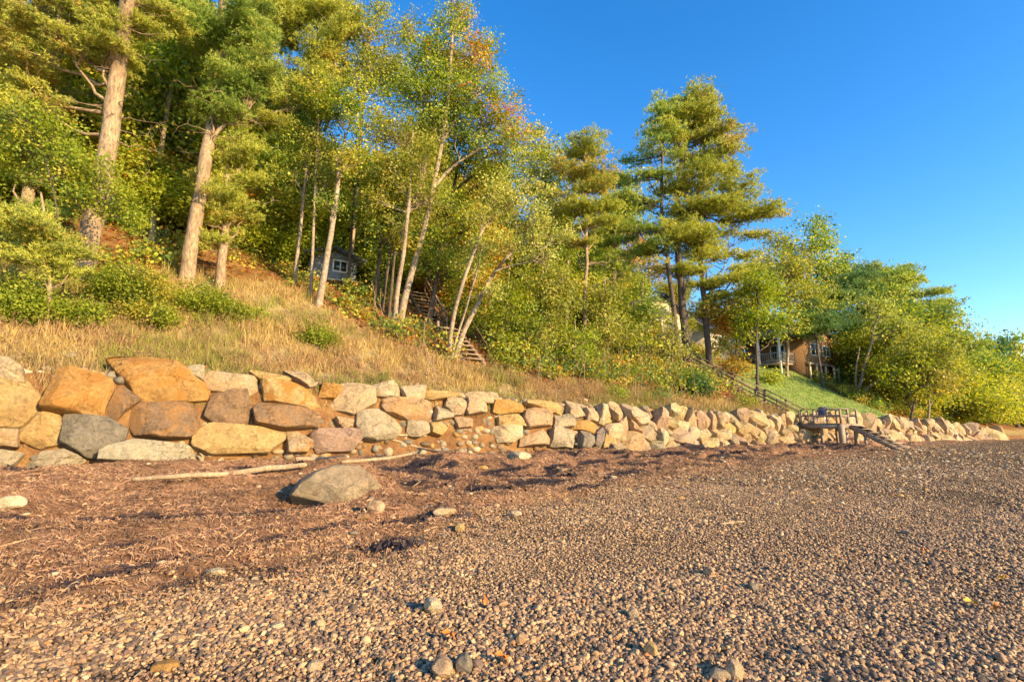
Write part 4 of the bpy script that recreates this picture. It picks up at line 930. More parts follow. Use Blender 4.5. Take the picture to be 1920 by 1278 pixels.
# --- leaning birches
T('birch_tree','slim pale birch leaning right with a long bare stem, left of its pair',[[(841,672),(850,600),(864,545),(886,480),(905,430),(940,390),(972,362)]],[(12,4)],[(950,385,46,26),(985,360,40,24),(930,350,40,26),(905,400,34,22),(1010,345,26,18)],'leaf','birch',M_bbirch,.65,40)
T('birch_tree','pale birch leaning furthest right over the bank stairs',[[(852,672),(872,618),(900,560),(925,512),(955,478),(980,450),(1006,432)],[(925,512),(950,500),(1000,490)]],[(14,5),(5,2)],[(1000,430,52,28),(960,455,46,26),(1035,445,36,24),(1020,490,44,24),(1000,400,34,20)],'leaf','birch',M_bbirch,.65,41)
T('birch_tree','thin third stem of the birch clump on the bank',[[(846,671),(862,612),(880,560),(898,500),(905,455)]],[(7,3)],[(905,460,34,24),(890,500,30,22),(925,540,30,20)],'leaf','birch',M_bbirch,.6,42)
# --- middle right wood
for i,(base,top,w,blobs,pal,lab,kd) in enumerate([
 ((935,668),(955,500),8,[(950,560,50,34),(985,590,46,34),(935,610,44,30),(970,530,40,30),(960,640,36,22)],'bright','leafy green tree just right of the leaning birches','leaf'),
 ((1010,690),(1020,470),8,[(1020,540,46,34),(1050,570,44,34),(1010,600,44,34),(1030,640,44,28),(1060,520,34,28)],'yellowgreen','yellowish tree above the bank right of the stairs','leaf'),
 ((1095,668),(1098,290),11,[(1100,285,38,24),(1085,320,54,24),(1115,350,56,24),(1080,385,60,24),(1110,425,56,22),(1075,460,50,18),(1125,390,44,18),(1098,262,18,16)],'pinegold','soft golden pine left of the three tall pines','pine'),
 ((1060,640),(1065,330),10,[(1040,300,48,36),(1000,270,36,32),(1050,350,50,36),(1010,350,44,34),(1020,410,46,32),(1060,440,36,24),(1070,400,34,24)],'oak','green oak on the skyline between the tallest oak and the golden pine','leaf'),
 ((1150,660),(1152,340),9,[(1150,330,38,26),(1160,370,44,26),(1140,420,46,26),(1165,460,40,22),(1190,400,30,20),(1150,500,38,18)],'pine','green pine with a narrow crown close behind the golden pine','pine'),
 ((1130,690),(1135,520),6,[(1130,580,42,28),(1150,620,44,30),(1110,630,40,26),(1135,545,34,24)],'yellowgreen','young tree with sparse yellow green leaves below the golden pine','leaf'),
 ((1200,690),(1205,520),6,[(1200,570,42,28),(1225,600,40,28),(1190,630,40,28),(1210,650,36,20),(1200,535,30,20)],'bright','young bright green tree left of the three tall pines','leaf'),
 ((1075,700),(1078,600),5,[(1075,630,36,24),(1090,660,36,24),(1060,665,30,20)],'bright','low bright sapling at the edge of the bank','leaf'),
 ((1020,640),(1030,420),8,[(1000,330,44,34),(1040,390,44,34),(980,420,42,32),(1010,470,46,34),(960,480,36,28),(1030,300,30,26)],'yellowgreen','yellow green tree filling the skyline right of the tallest oak','leaf'),
 ((1180,640),(1178,420),7,[(1180,345,34,24),(1165,420,40,28),(1200,470,38,26),(1170,520,42,28),(1140,560,40,26),(1190,570,34,24)],'oak','green tree between the golden pine and the three tall pines','leaf'),
 ((1215,600),(1215,420),6,[(1200,450,36,20),(1190,490,40,20),(1225,520,30,16),(1185,540,32,16)],'orange','bare thin tree with reddish leaves behind the three tall pines','leaf'),
 ((985,685),(992,570),5,[(985,620,36,24),(1005,655,34,22),(968,660,28,18)],'oak','small dark green sapling between two yellowish trees','leaf'),
 ((1258,700),(1262,600),5,[(1250,620,30,20),(1262,650,30,20),(1240,660,30,18)],'yellowgreen','yellowish sapling at the foot of the three tall pines','leaf'),
 ]):
    tx,ty=top; T('wood_tree' if kd=='leaf' else 'soft_pine',lab,[[base,((base[0]+tx)/2+3,(base[1]+ty)/2),(tx,ty)]],[(w,w*.4)],blobs,kd,pal,M_bpine if kd=='pine' else M_bbirch,.75 if kd=='leaf' else 1.15,50+i,dy=2 if i in (3,4,8) else 0,dead=8 if kd=='pine' else 0)
# --- three tall pines
T('tall_pine','middle and thickest of the three tall pines, its top highest on the right skyline',[[(1290,692),(1284,610),(1277,540),(1270,450),(1268,380),(1280,280),(1300,170)]],[(24,5)],
  [(1312,180,30,14),(1296,196,46,12),(1310,228,70,14),(1285,262,86,15),(1310,300,96,15),(1280,340,100,16),(1300,385,110,15),(1260,425,90,14),(1290,500,70,12),(1330,440,90,13),(1320,205,36,12)],'pine','pinegold',M_bdark,1.7,70,dead=14)
T('tall_pine','left one of the three tall pines with the darkest trunk',[[(1276,694),(1266,600),(1256,520),(1247,450),(1239,380),(1242,290),(1246,215)]],[(15,5)],
  [(1245,215,38,10),(1235,245,46,12),(1222,285,48,12),(1210,330,44,12),(1195,375,40,11),(1190,425,44,11),(1210,465,44,10),(1250,190,20,8)],'pine','pine',M_bdark,1.6,71,dead=10)
T('tall_pine','right one of the three tall pines with long layered boughs reaching right',[[(1331,703),(1325,620),(1318,540),(1312,450),(1308,370),(1318,290),(1335,215)]],[(17,5)],
  [(1345,215,36,10),(1360,245,34,9),(1352,280,46,11),(1370,318,44,10),(1392,352,60,11),(1420,372,44,8),(1400,402,72,11),(1442,398,32,7),(1395,440,60,10),(1370,475,66,11),(1400,505,40,9),(1350,530,60,11),(1325,570,50,11),(1380,555,34,8),(1310,470,50,10)],'pine','pinegold',M_bdark,1.7,72,dead=12)
# --- right: lawn trees and house trees
T('oak_tree','round topped oak behind the lawn, its head above the other trees',[[(1505,668),(1508,600),(1515,520),(1522,450)]],[(9,4)],[(1528,428,34,24),(1500,455,30,22),(1545,450,24,20),(1515,480,44,26),(1545,500,34,26),(1480,500,40,26),(1560,520,26,22),(1530,415,18,12)],'leaf','oak',M_bbirch,.85,80,depth=62)
T('maple_tree','broad rounded tree behind the cedar house roof',[[(1575,700),(1580,620),(1585,540)]],[(8,4)],[(1585,500,44,26),(1560,530,46,30),(1610,530,40,26),(1585,560,50,30),(1640,545,30,24)],'leaf','oak',M_bdark,.95,93,depth=66)
T('maple_tree','yellow green tree rising between the three tall pines and the round topped oak',[[(1432,680),(1435,600),(1440,500)]],[(7,4)],[(1435,480,40,26),(1410,520,44,28),(1460,450,26,20),(1440,540,46,30)],'leaf','yellowgreen',M_bbirch,.9,94,depth=56)
T('maple_tree','rounded tree filling the slope right of the white birch',[[(1668,760),(1670,700),(1672,640)]],[(6,3)],[(1665,560,46,26),(1690,600,46,30),(1650,620,44,30),(1710,645,36,22)],'leaf','oak',M_bdark,.95,95,depth=56)
T('lawn_tree','young tree with a thin straight dark stem standing on the lawn',[[(1420,748),(1420,690),(1419,640),(1420,590)]],[(8,4)],[(1400,600,50,30),(1440,590,50,34),(1420,555,46,30),(1470,612,34,22),(1390,620,30,18),(1420,530,34,20)],'leaf','bright',M_bdark,.9,81)
T('maple_tree','yellow green tree filling the space between the tall pines and the cedar house',[[(1475,705),(1478,640),(1480,560)]],[(7,4)],[(1460,540,50,34),(1500,570,50,36),(1480,500,46,26),(1530,590,38,30),(1520,540,40,28),(1440,500,36,26)],'leaf','yellowgreen',M_bbirch,.9,82,depth=50)
T('maple_tree','tree beside the lawn with a low orange tinged crown',[[(1378,712),(1380,660),(1383,600)]],[(6,3)],[(1375,600,40,28),(1360,640,34,24),(1395,560,38,28),(1350,600,30,22)],'leaf','rusty',M_bdark,.8,83)
T('orange_shrub','low orange leaved bush on the slope left of the lawn',[[(1372,722),(1372,700),(1370,690)]],[(4,2)],[(1372,692,26,14),(1358,680,18,10),(1385,685,14,8)],'leaf','orange',M_bdark,1.0,84,cat='shrub')
T('house_pine','thin dark trunk standing in front of the cedar house wall',[[(1545,728),(1540,700),(1534,660),(1530,600)]],[(6,4)],[(1530,585,34,14),(1545,610,30,10),(1515,600,30,10)],'pine','pinedark',M_bdark,1.2,85)
T('house_pine','dark trunk at the right corner of the cedar house',[[(1566,722),(1560,690),(1556,640),(1556,560)]],[(7,4)],[(1560,590,40,16),(1580,560,40,14),(1540,545,34,14),(1590,610,36,14)],'pine','pinedark',M_bdark,1.3,86)
T('dark_pine','dark layered pine right of the cedar house roof',[[(1600,738),(1602,680),(1606,600),(1612,520)]],[(8,4)],[(1615,520,34,12),(1605,550,44,14),(1625,585,50,16),(1590,625,40,14),(1640,620,40,14),(1600,655,40,12)],'pine','pinedark',M_bdark,1.3,87,depth=58)
T('layered_pine','windswept pine with rows of feathery boughs at the right skyline',[[(1700,765),(1698,700),(1695,620),(1690,530)]],[(9,4)],[(1680,508,36,8),(1700,528,44,8),(1720,548,42,8),(1738,568,36,7),(1660,540,40,12),(1712,590,50,10),(1745,590,22,5),(1650,580,50,14),(1700,620,46,12),(1650,505,24,9)],'pine','pine',M_bdark,1.25,88,depth=60,dead=8)
T('birch_tree','curved white birch trunk right of the cedar house',[[(1607,745),(1616,705),(1628,660),(1640,620),(1648,585)],[(1607,745),(1604,700),(1612,650)]],[(7,3),(5,3)],[(1650,590,40,24),(1665,615,40,22),(1630,570,34,20),(1690,620,34,20)],'leaf','birch',M_bbirch,.75,89)
T('leaning_tree','low trunk bending right from the foot of the white birch',[[(1616,748),(1625,728),(1650,712),(1668,690),(1680,664)]],[(7,4)],[(1690,645,34,16),(1680,620,34,20),(1715,640,26,16)],'leaf','yellowgreen',M_bbirch,.8,90)
T('shore_tree','pale upright stem carrying a crown over the far end of the wall',[[(1741,792),(1743,765),(1741,730),(1738,690)]],[(5,3)],[(1740,690,44,30),(1765,660,40,28),(1720,650,40,30),(1775,710,40,26),(1755,730,30,16)],'leaf','yellowgreen',M_bbirch,.85,91)
T('shore_tree','leaning dark stem with a level branch pointing right above the far wall',[[(1708,788),(1714,755),(1722,725)],[(1722,724),(1755,722),(1795,720)]],[(6,3),(4,2)],[(1700,710,36,24),(1720,680,34,20),(1700,740,30,16),(1680,700,30,20)],'leaf','bright',M_bdark,.8,92)
for i,(px,py,base,pal,kd,lab) in enumerate([
 (1730,640,(1728,785),'yellowgreen','leaf','rounded yellow green tree under the layered pine'),
 (1765,620,(1763,785),'oak','leaf','rounded green tree at the lower end of the layered pine'),
 (1785,660,(1780,790),'pine','pine','green pine sloping down to the right behind the far wall'),
 (1815,690,(1812,796),'bright','leaf','bright green tree near the end of the far wall'),
 (1845,680,(1842,790),'pinedark','pine','dark evergreen at the right, second from the frame edge'),
 (1895,670,(1890,800),'oak','leaf','dense green tree at the right edge of the picture'),
 (1860,735,(1858,802),'oak','leaf','low round tree over the tip of the seawall'),
 (1785,745,(1784,797),'yellowgreen','leaf','pale yellow green bushy tree hanging over the far wall'),
 (1905,745,(1905,806),'rusty','leaf','low tree with orange leaves at the right edge'),
 (1660,690,(1655,772),'yellowgreen','leaf','yellowish tree behind the leaning trunk')]):
    r_=44 if py<700 else 30
    T('far_tree',lab,[[base,(px,py+20),(px,py-10)]],[(6,3)],[(px,py,r_,r_*.8),(px+14,py+22,r_,r_*.8),(px-16,py+26,r_,r_*.8),(px,py-22,r_*.6,r_*.5)] if kd=='leaf' else [(px,py-26,r_*.5,8),(px,py-8,r_*.9,9),(px+4,py+12,r_*1.1,10),(px-4,py+34,r_*1.2,11),(px,py+56,r_*1.1,10)],kd,pal,M_bdark,.95 if kd=='leaf' else 1.3,100+i,depth=[62,68,66,70,78,82,88,62,84,54][i])
# --- shrubs
SH='green shrubs at the foot of the pines'
for i,(px,py,rx,ry,bs,pal,lab) in enumerate([
 (35,560,60,44,(40,608),'shrub','leafy green shrub at the left edge under the pine boughs'),
 (140,582,46,28,(140,612),'shrub','low green shrub in front of the thickest pine trunk'),
 (245,530,66,40,(245,590),'shrub','biggest rounded green shrub between the two thick pines'),
 (275,583,50,24,(275,612),'shrub','small shrub spreading in front of the biggest rounded one'),
 (375,558,54,32,(380,600),'shrub','green shrub hiding the foot of the crooked pine'),
 (440,582,42,20,(442,606),'shrub','low shrub trailing off right of the crooked pine'),
 (484,590,16,10,(486,602),'shrub','smallest shrub at the right end of the shrub row'),
 (1310,715,24,20,(1312,740),'dark','round dark evergreen bush at the foot of the three tall pines'),
 (1285,712,20,14,(1286,728),'oak','dull green bush touching the round dark one'),
 (1154,735,10,13,(1154,750),'shrub','tiny bright green fir like bush above the wall'),
 (600,628,34,18,(600,648),'shrub','yellow green weedy bush in the dry grass'),
 (1240,742,10,6,(1240,748),'dark','tiny dark bush in the grass above the wall'),
 (1400,752,9,8,(1400,762),'shrub','small bright bush beside the hill stairs'),
 (1447,705,15,12,(1447,720),'oak','loose green bush on the lawn behind the thin straight tree')]):
    T('shrub',lab,[[bs,(px,py+ry*.3),(px,py-ry*.3)]],[(4,2)],[(px,py+ry*.12,rx*.85,ry*.85),(px-rx*.5,py+ry*.4,rx*.55,ry*.6),(px+rx*.5,py+ry*.4,rx*.55,ry*.6)],'leaf',pal,M_bdark,2.4,130+i,cat='shrub',group=SH if i<7 else None,leafk=.8,zspread=.9)
# --- the wood behind: copies of a few kinds, further up the hill
def bg_tree(kind,pal,h,w,seed,lf=.19):
    g=np.random.default_rng(seed);tb=MB();Q=np.array([[g.normal(0,.12)*i,g.normal(0,.12)*i,h*.95*i/8] for i in range(9)]);Q[0,2]=-.4
    tb.tube(Q,np.linspace(.22,.05,9),8); VV=[];TT=[];CC=[];off=0
    if kind=='pine':
        m=420;z=g.uniform(.28,1,m);r=w*(1.08-z)**.7*g.uniform(.2,1,m)**.6;a=g.uniform(0,6.28,m);z=np.round(z*11)/11+g.normal(0,.012,m)
        c=np.stack([r*np.cos(a),r*np.sin(a),z*h],-1);d=np.stack([np.cos(a),np.sin(a),np.full(m,.1)],-1)
        v,t,cc=needle_plumes(c,d,np.full(m,2.0),26,.34,pal,g);VV.append(v);TT.append(t);CC.append(cc)
        for q in c[::3]: tb.tube(bez(np.array([0,0,max(.3,q[2]-.5)]),q,-.2,5,g),np.linspace(.05,.012,5),4,False)
    else:
        bl=[(g.normal(0,w*.42),g.normal(0,w*.42),h*g.uniform(.35,.88),w*g.uniform(.4,.62)) for _ in range(9)]
        cs=[]
        for (x,y,z,r) in bl:
            c=ellipsoid_pts(56,g,.42)*np.array([r,r,r*.8])+[x,y,z];cs.append(c)
            tb.tube(bez(np.array([0,0,z*.6]),np.array([x,y,z]),-.1,6,g),np.linspace(.1,.03,6),5)
        c=np.vstack(cs);ct=np.clip(fbm(c[:,0]*.5,c[:,2]*.5,2,seed)*1.5-.3,0,1)
        v,t,cc=leaf_cards(c,62,.50,lf,pal,g,ct=ct);VV.append(v);TT.append(t);CC.append(cc)
        for q in c[::6]: tb.tube(bez(np.array([0,0,q[2]*.7]),q,0,4,g),np.linspace(.04,.012,4),4,False)
    return tb.me('trunk',M_bdark,True),mesh('crown',np.vstack(VV),np.vstack(TT),M_needle if kind=='pine' else M_leaf,False,np.vstack(CC))
BG=[bg_tree('leaf','oak',12,3.6,1),bg_tree('leaf','yellowgreen',11,3.2,2),bg_tree('pine','pinegold',14,3.4,3),bg_tree('leaf','oak',10,3.4,4),bg_tree('pine','pine',13,3.2,5),bg_tree('leaf','rusty',10,3.0,6)]
BL=['green leafy tree in the dense wood behind the front trees','yellow green tree in the dense wood behind the front trees','tall green pine in the dense wood behind the front trees','dark leafy tree in the dense wood behind the front trees','dark pine in the dense wood behind the front trees','rusty leaved tree in the dense wood behind the front trees']
k=0
for row,(n0,st) in enumerate(((16,4.4),(21,4.6),(28,5.4))):
    for s in np.arange(-14+row*1.3,118,st):
        s_=s+rng.uniform(-1.2,1.2); n_=n0+rng.uniform(-1.6,1.6)+(1.5 if s<12 and row==0 else 0)
        if row==0 and (abs(s_-HS)<7 or abs(s_-37)<4 or abs(s_-51)<5 or abs(s_-gs-1)<3.0): continue
        if row==1 and (abs(s_-51)<6 or abs(s_-HS)<6): continue
        i=[0,2,1,3,0,4,2,5][k%8]; k+=1; x,y=xy(s_,n_)
        pxc=960+F*x/y if y>1 else 9999
        hs_=.95 if pxc<1000 else (.72 if pxc<1200 else (.62 if pxc<1700 else .5)); hs_*=(1+.12*row)*rng.uniform(.85,1.12)
        if pxc<-500 or pxc>2300: continue
        wh=[w for lim,w in ((330,'the thick pines at the left'),(640,'the grey cottage'),(1000,'the tall oaks'),(1230,'the golden pine'),(1450,'the three tall pines'),(1620,'the cedar house'),(9999,'the far end of the wall')) if pxc<lim][0]
        lb=BL[i].split(' in ')[0]+' in the wood behind '+wh
        root=thing('background_tree',lb,'tree',(x,y,float(ground(x,y))),lb)
        root.rotation_euler=(0,0,rng.uniform(0,6.28)); root.scale=(hs_*1.05,hs_*1.05,hs_)
        link('trunk',BG[i][0],(0,0,0),root); link('crown',BG[i][1],(0,0,0),root)

bb=[bg_tree('leaf','bright',4.6,2.3,11,.15),bg_tree('leaf','rusty',4.2,2.2,12,.15),bg_tree('leaf','oak',4.8,2.4,13,.15)]
spots=[(s,15.5+(i%3)*1.6) for i,s in enumerate(np.arange(-9,15,1.9))]+[(s,13.2+(i%2)*2) for i,s in enumerate(np.arange(18,34,2.6))]+[(s,4.5+(i%3)*3) for i,s in enumerate(np.arange(62,112,2.6))]
for i,(s,n) in enumerate(spots):
    if abs(s-gs-1)<2.2: continue
    x,y=xy(s+rng.uniform(-.5,.5),n+rng.uniform(-.6,.6)); pxc=960+F*x/y
    where=[w for lim,w in ((330,'behind the thick pines at the left'),(800,'around the grey cottage'),(1300,'in the wood behind the bank stairs'),(1780,'behind the far wall'),(9999,'at the far end of the wall')) if pxc<lim][0]
    lb=['yellow green','rusty','dark green'][i%3]+' bush '+where
    root=thing('background_shrub',lb,'shrub',(x,y,float(ground(x,y))-.3),lb); root.rotation_euler=(0,0,rng.uniform(0,6)); q=rng.uniform(.8,1.15)*(1 if s<60 else 1.55); root.scale=(q*1.1,q*1.1,q*.85)
    link('stems',bb[i%3][0],(0,0,0),root); link('foliage',bb[i%3][1],(0,0,0),root)

by={}
for o in scene.objects:
    if o.name.startswith('background_') and o.parent is None: by.setdefault(o['label'],[]).append(o)
for lb,obs in by.items():
    obs.sort(key=lambda o:o.location.x/o.location.y)
    if len(obs)>1:
        for i,o in enumerate(obs): o['label']=(['left','right'][i] if len(obs)==2 else ords[min(i,11)]+' from left')+', '+lb
    for o in obs: o['group']='wood behind the front trees' if 'tree' in o.name else 'bushes on the hill behind'

# ------------------------------------------------------------------ what nobody could count
def blades(s,n,h,w,colr,g,bend=.35,lean=(0,0)):
    x,y=xy(s,n);z=ground(x,y)-.03;m=len(s);az=g.uniform(0,6.28,m);dx=np.cos(az);dy=np.sin(az)
    tx=dx*h*bend*g.uniform(0,1.6,m)+lean[0]*h;ty=dy*h*bend*g.uniform(0,1.6,m)+lean[1]*h
    wa=g.uniform(0,6.28,m);wx=np.cos(wa)*w/2;wy=np.sin(wa)*w/2
    V=np.stack([np.stack([x-wx,y-wy,z],-1),np.stack([x+wx,y+wy,z],-1),np.stack([x+tx*.4+wx*.8,y+ty*.4+wy*.8,z+h*.6],-1),np.stack([x+tx*.4-wx*.8,y+ty*.4-wy*.8,z+h*.6],-1),np.stack([x+tx,y+ty,z+h*.97],-1)],1).reshape(-1,3)
    i=np.arange(m)*5;T=np.stack([i,i+1,i+2,i,i+2,i+3,i+3,i+2,i+4],-1).reshape(-1,3)
    return V,T,np.repeat(colr,3,0)
g=np.random.default_rng(77)
m=330000; s_=g.uniform(-10,40,m)**1.0; n_=.75+g.uniform(0,1,m)**1.15*10.5
keep=(forest_mask(s_,n_)<g.uniform(0,.75,m))&(lawn_mask(s_,n_)<.4)&(fbm(s_*1.6,n_*1.6,3,15)>g.uniform(.28,.56,m))&((s_<24)|(g.uniform(0,1,m)<.6)); s_=s_[keep];n_=n_[keep];m=len(s_)
tall=fbm(s_*.5,n_*.5,3,33); h=g.uniform(.10,.42,m)*(.15+tall*1.1+1.5*np.clip(fbm(s_*3.2,n_*3.2,2,34)-.42,0,1)*2)*np.interp(n_,[.7,1.6,4],[.5,.9,1.15])
pal=np.array([(.58,.43,.16),(.50,.38,.13),(.64,.50,.22),(.38,.26,.12),(.38,.37,.09),(.30,.33,.07),(.48,.32,.16)])
gr=fbm(s_*.45+9,n_*.6,3,44); pk=fbm(s_*.4,n_*.9,2,55); idx=np.where(gr>.56,g.integers(3,6,m),np.where((pk>.52)&(n_<4.5),g.choice([6,3,0,6],m),g.integers(0,4,m)))
C=pal[idx]*g.uniform(.7,1.2,(m,1)); C=C*np.where(n_<2.0,np.array([[.78,.68,.62]]).T[0][:,None].repeat(len(n_),1),np.array([[.92],[.86],[.84]])).T
V,T_,Cc=blades(s_,n_,h,g.uniform(.012,.024,m)*np.interp(s_,[0,40],[1,1.6]),C,g,.55)
link('dry_grass',mesh('dry_grass',V,T_,M_straw,False,Cc),kind='stuff',label='tall dry straw coloured grass on the slope above the seawall')
m=90000; s_=g.uniform(35,60,m);n_=g.uniform(1,16,m);k_=lawn_mask(s_,n_)>.5;s_=s_[k_];n_=n_[k_];m=len(s_)
C=np.array([(.20,.28,.06),(.28,.35,.09),(.36,.38,.12),(.15,.20,.05)])[np.clip((fbm(s_*1.6,n_*1.6,3,66)*7-1.6+g.normal(0,.4,m)).astype(int),0,3)]*g.uniform(.8,1.2,(m,1))
V,T_,Cc=blades(s_,n_,g.uniform(.05,.13,m),g.uniform(.03,.05,m),C,g)
link('lawn_grass',mesh('lawn_grass',V,T_,M_straw,False,Cc),kind='stuff',label='short green lawn grass on the slope behind the deck')
m=9000;s_=g.uniform(-9,34,m);n_=g.uniform(.9,7,m);k_=(forest_mask(s_,n_)<.3)&(fbm(s_*.8,n_*.8,3,313)>.52);s_=s_[k_];n_=n_[k_];m=len(s_)
C=np.array([(.30,.18,.10),(.38,.24,.13),(.24,.15,.08)])[g.integers(0,3,m)]*g.uniform(.8,1.2,(m,1));hw=g.uniform(.3,.8,m)
V,T_,Cc=blades(s_,n_,hw,g.uniform(.008,.014,m),C,g,.25)
v,t,c=leaf_cards(np.stack([*xy(s_,n_),ground(*xy(s_,n_))+hw*.9],-1),5,.045,.045,'rusty',g);c=np.array([[.36,.22,.12]])*g.uniform(.6,1.3,(len(t),1))
link('dry_weeds',mesh('dry_weeds',np.vstack([V,v]),np.vstack([T_,t+len(V)]),M_straw,False,np.vstack([Cc,c])),kind='stuff',label='brown dried weeds with seed heads among the grass')
# leaf litter and ground plants of the wood
m=70000; s_=g.uniform(-10,70,m);n_=g.uniform(2.5,24,m);k_=(forest_mask(s_,n_)>.4)&(lawn_mask(s_,n_)<.2);s_=s_[k_];n_=n_[k_];x,y=xy(s_,n_)
v,t,c=leaf_cards(np.stack([x,y,ground(x,y)+.02],-1),1,.01,.16,'orange',g,flat=.3); c=c*g.uniform(.35,.9,(len(c),1))
link('leaf_litter',mesh('leaf_litter',v,t,M_leaf,False,c),kind='stuff',label='brown fallen leaves on the floor of the wood')
m=12000; s_=g.uniform(-10,75,m);n_=g.uniform(2.2,20,m);k_=(forest_mask(s_,n_)>.5)&(lawn_mask(s_,n_)<.3)&(fbm(s_*.5,n_*.5,2,8)>np.where(s_>12,.41,.52))&~((abs(s_-s_lo+.4)<1.2)&(n_<n_lo+9))&~((s_>gs-2.2)&(s_<gs+2.2)&(n_>gn-1.2)&(n_<gn+2))&~((s_>33.2)&(s_<36.3)&(n_<10));s_=s_[k_];n_=n_[k_];x,y=xy(s_,n_);hh=g.uniform(.05,1.25,len(x))*np.where(s_>12,.8,.5)
vs=[];ts=[];cs=[];off=0
for pal_,sel in (('yellowgreen',0),('dark',1),('oak',2),('rusty',3)):
    q=(np.arange(len(x))%4)==sel
    v,t,c=leaf_cards(np.stack([x[q],y[q],ground(x[q],y[q])+hh[q]],-1),26,.24,.15,pal_,g);vs.append(v);ts.append(t+off);cs.append(c);off+=len(v)
link('undergrowth',mesh('undergrowth',np.vstack(vs),np.vstack(ts),M_leaf,False,np.vstack(cs)),kind='stuff',label='leafy undergrowth covering the floor of the wood')
# bare stems and brush twigs at the edge of the wood
b=MB()
for i in range(230):
    s=g.uniform(11,40);n=g.uniform(2.8,9);
    if lawn_mask(np.array(s),np.array(n))>.3 or (abs(s-s_lo+.4)<1.3 and n<n_lo+9): continue
    x,y=xy(s,n);z=float(ground(x,y))-.1;h_=g.uniform(.6,2.6);e=np.array([x+g.normal(0,.25)*h_,y+g.normal(0,.2)*h_,z+h_]);b.tube(bez(np.array([x,y,z]),e,0,4,g),np.linspace(.022,.007,4),4,False)
link('brush_stems',b.me('brush_stems',M_bpine),kind='stuff',label='thin bare stems of brush along the foot of the wood')

# seaweed strands of the wrack
m=380000; s_=g.uniform(-7,34,m);n_=-g.uniform(0,1,m)**1.0*12.5+.1;K=kelp_mask(s_,n_)
dcam=np.hypot(*(np.array(xy(s_,n_))));k_=(K>g.uniform(.05,.9,m));s_=s_[k_];n_=n_[k_];m=len(s_);x,y=xy(s_,n_);z=ground(x,y)
base_az=math.atan2(U[1],U[0]);az=base_az+g.normal(0,1.0,m);L=g.uniform(.03,.10,m)*np.where(g.uniform(0,1,m)<.06,3.0,1);w=g.uniform(.0014,.0032,m)
curl=g.normal(0,.6,m);P=[]
for j,t in enumerate((-.5,-.17,.17,.5)):
    a=az+curl*t;px_=x+np.cos(a)*L*t;py_=y+np.sin(a)*L*t;pz=np.maximum(ground(px_,py_),z-.02)+.010+g.uniform(0,1,m)**2*.055*(1-abs(t))+g.normal(0,.008,m)
    P.append(np.stack([px_,py_,pz],-1))
sx=-np.sin(az)*w;sy=np.cos(az)*w;sd_=np.stack([sx,sy,g.normal(0,.004,m)],-1)
V=np.stack([q+sgn*sd_ for q in P for sgn in (-1,1)],1).reshape(-1,3);i=np.arange(m)*8
Q=np.concatenate([np.stack([i+2*j,i+2*j+1,i+2*j+3,i+2*j+2],-1)[:,None] for j in range(3)],1).reshape(-1,4)
pal=np.array([(.40,.22,.125),(.44,.255,.145),(.36,.19,.11),(.20,.105,.065),(.48,.30,.17),(.30,.16,.09)])
dk=wet_shade_mask(s_,n_); idx=g.integers(0,6,m);C=pal[idx]*g.uniform(.7,1.2,(m,1))*(1-.5*sm(.55,.3,fbm(s_*2,n_*4,3,88)))[:,None];C=np.where((dk>g.uniform(.2,.8,m))[:,None],np.array([[.05,.035,.04]]),C);C=np.repeat(C,3,0)  # strands inside the mask take the same damp weed and painted shadow dark
link('seaweed',mesh('seaweed',V,Q,M_weed,False,C),kind='stuff',label='dried brown seaweed strands washed up along the beach')
# dark wet seaweed heaps
m=9000; s_=g.uniform(-6,34,m);n_=-g.uniform(.3,11,m);w_=n_+(fbm(s_*.22,n_*.3,3,11)-.5)*5.0;w_=np.abs(((w_*.75+.12)%1.0)-.5)*2;k_=(kelp_mask(s_,n_)>.5)&(w_<.16)&(fbm(s_*.5,n_*.9,3,99)>.52);s_=s_[k_];n_=n_[k_];x,y=xy(s_,n_)
v,t,c=leaf_cards(np.stack([x,y,ground(x,y)+.01],-1),12,.09,.11,'dark',g,flat=.25);c=np.array([(.035,.025,.03)])*g.uniform(.6,1.6,(len(t),1))
link('wet_seaweed',mesh('wet_seaweed',v,t,M_weed,False,c),kind='stuff',label='dark damp seaweed clumps in the wrack line')
# small stones and wood chips in the seaweed
m=2600;s_=g.uniform(-7,40,m);n_=-g.uniform(.0,11,m);x,y=xy(s_,n_);V,Fc,C=many_stones(np.stack([x,y,ground(x,y)+.005],-1),g.uniform(.015,.05,m)*(1+s_/30),stonecol,9,ICO1,(.3,.6))
link('beach_rubble',mesh('beach_rubble',V,Fc,M_stone_attr,True,C),kind='stuff',label='small scattered stones in the seaweed')

m=1500;x=g.uniform(-9,16,m);y=g.uniform(2,24,m);b=MB()
for i in range(m):
    s0_,n0_=sn(x[i],y[i])
    if n0_>-.4 or abs(x[i])>y[i]*1.25: continue
    a=g.uniform(0,3.14);L=g.uniform(.03,.16);z=float(ground(x[i],y[i]))+.018;dx,dy=math.cos(a)*L/2,math.sin(a)*L/2
    b.tube(np.array([[x[i]-dx,y[i]-dy,z],[x[i]+dy*.2,y[i]-dx*.2,z+.012],[x[i]+dx,y[i]+dy,z+.004]]),np.array([.003,.0035,.002])*g.uniform(.6,1.6),4,False)
link('twig_litter',b.me('twig_litter',M_drift),kind='stuff',label='small twigs and straw scattered over the gravel')
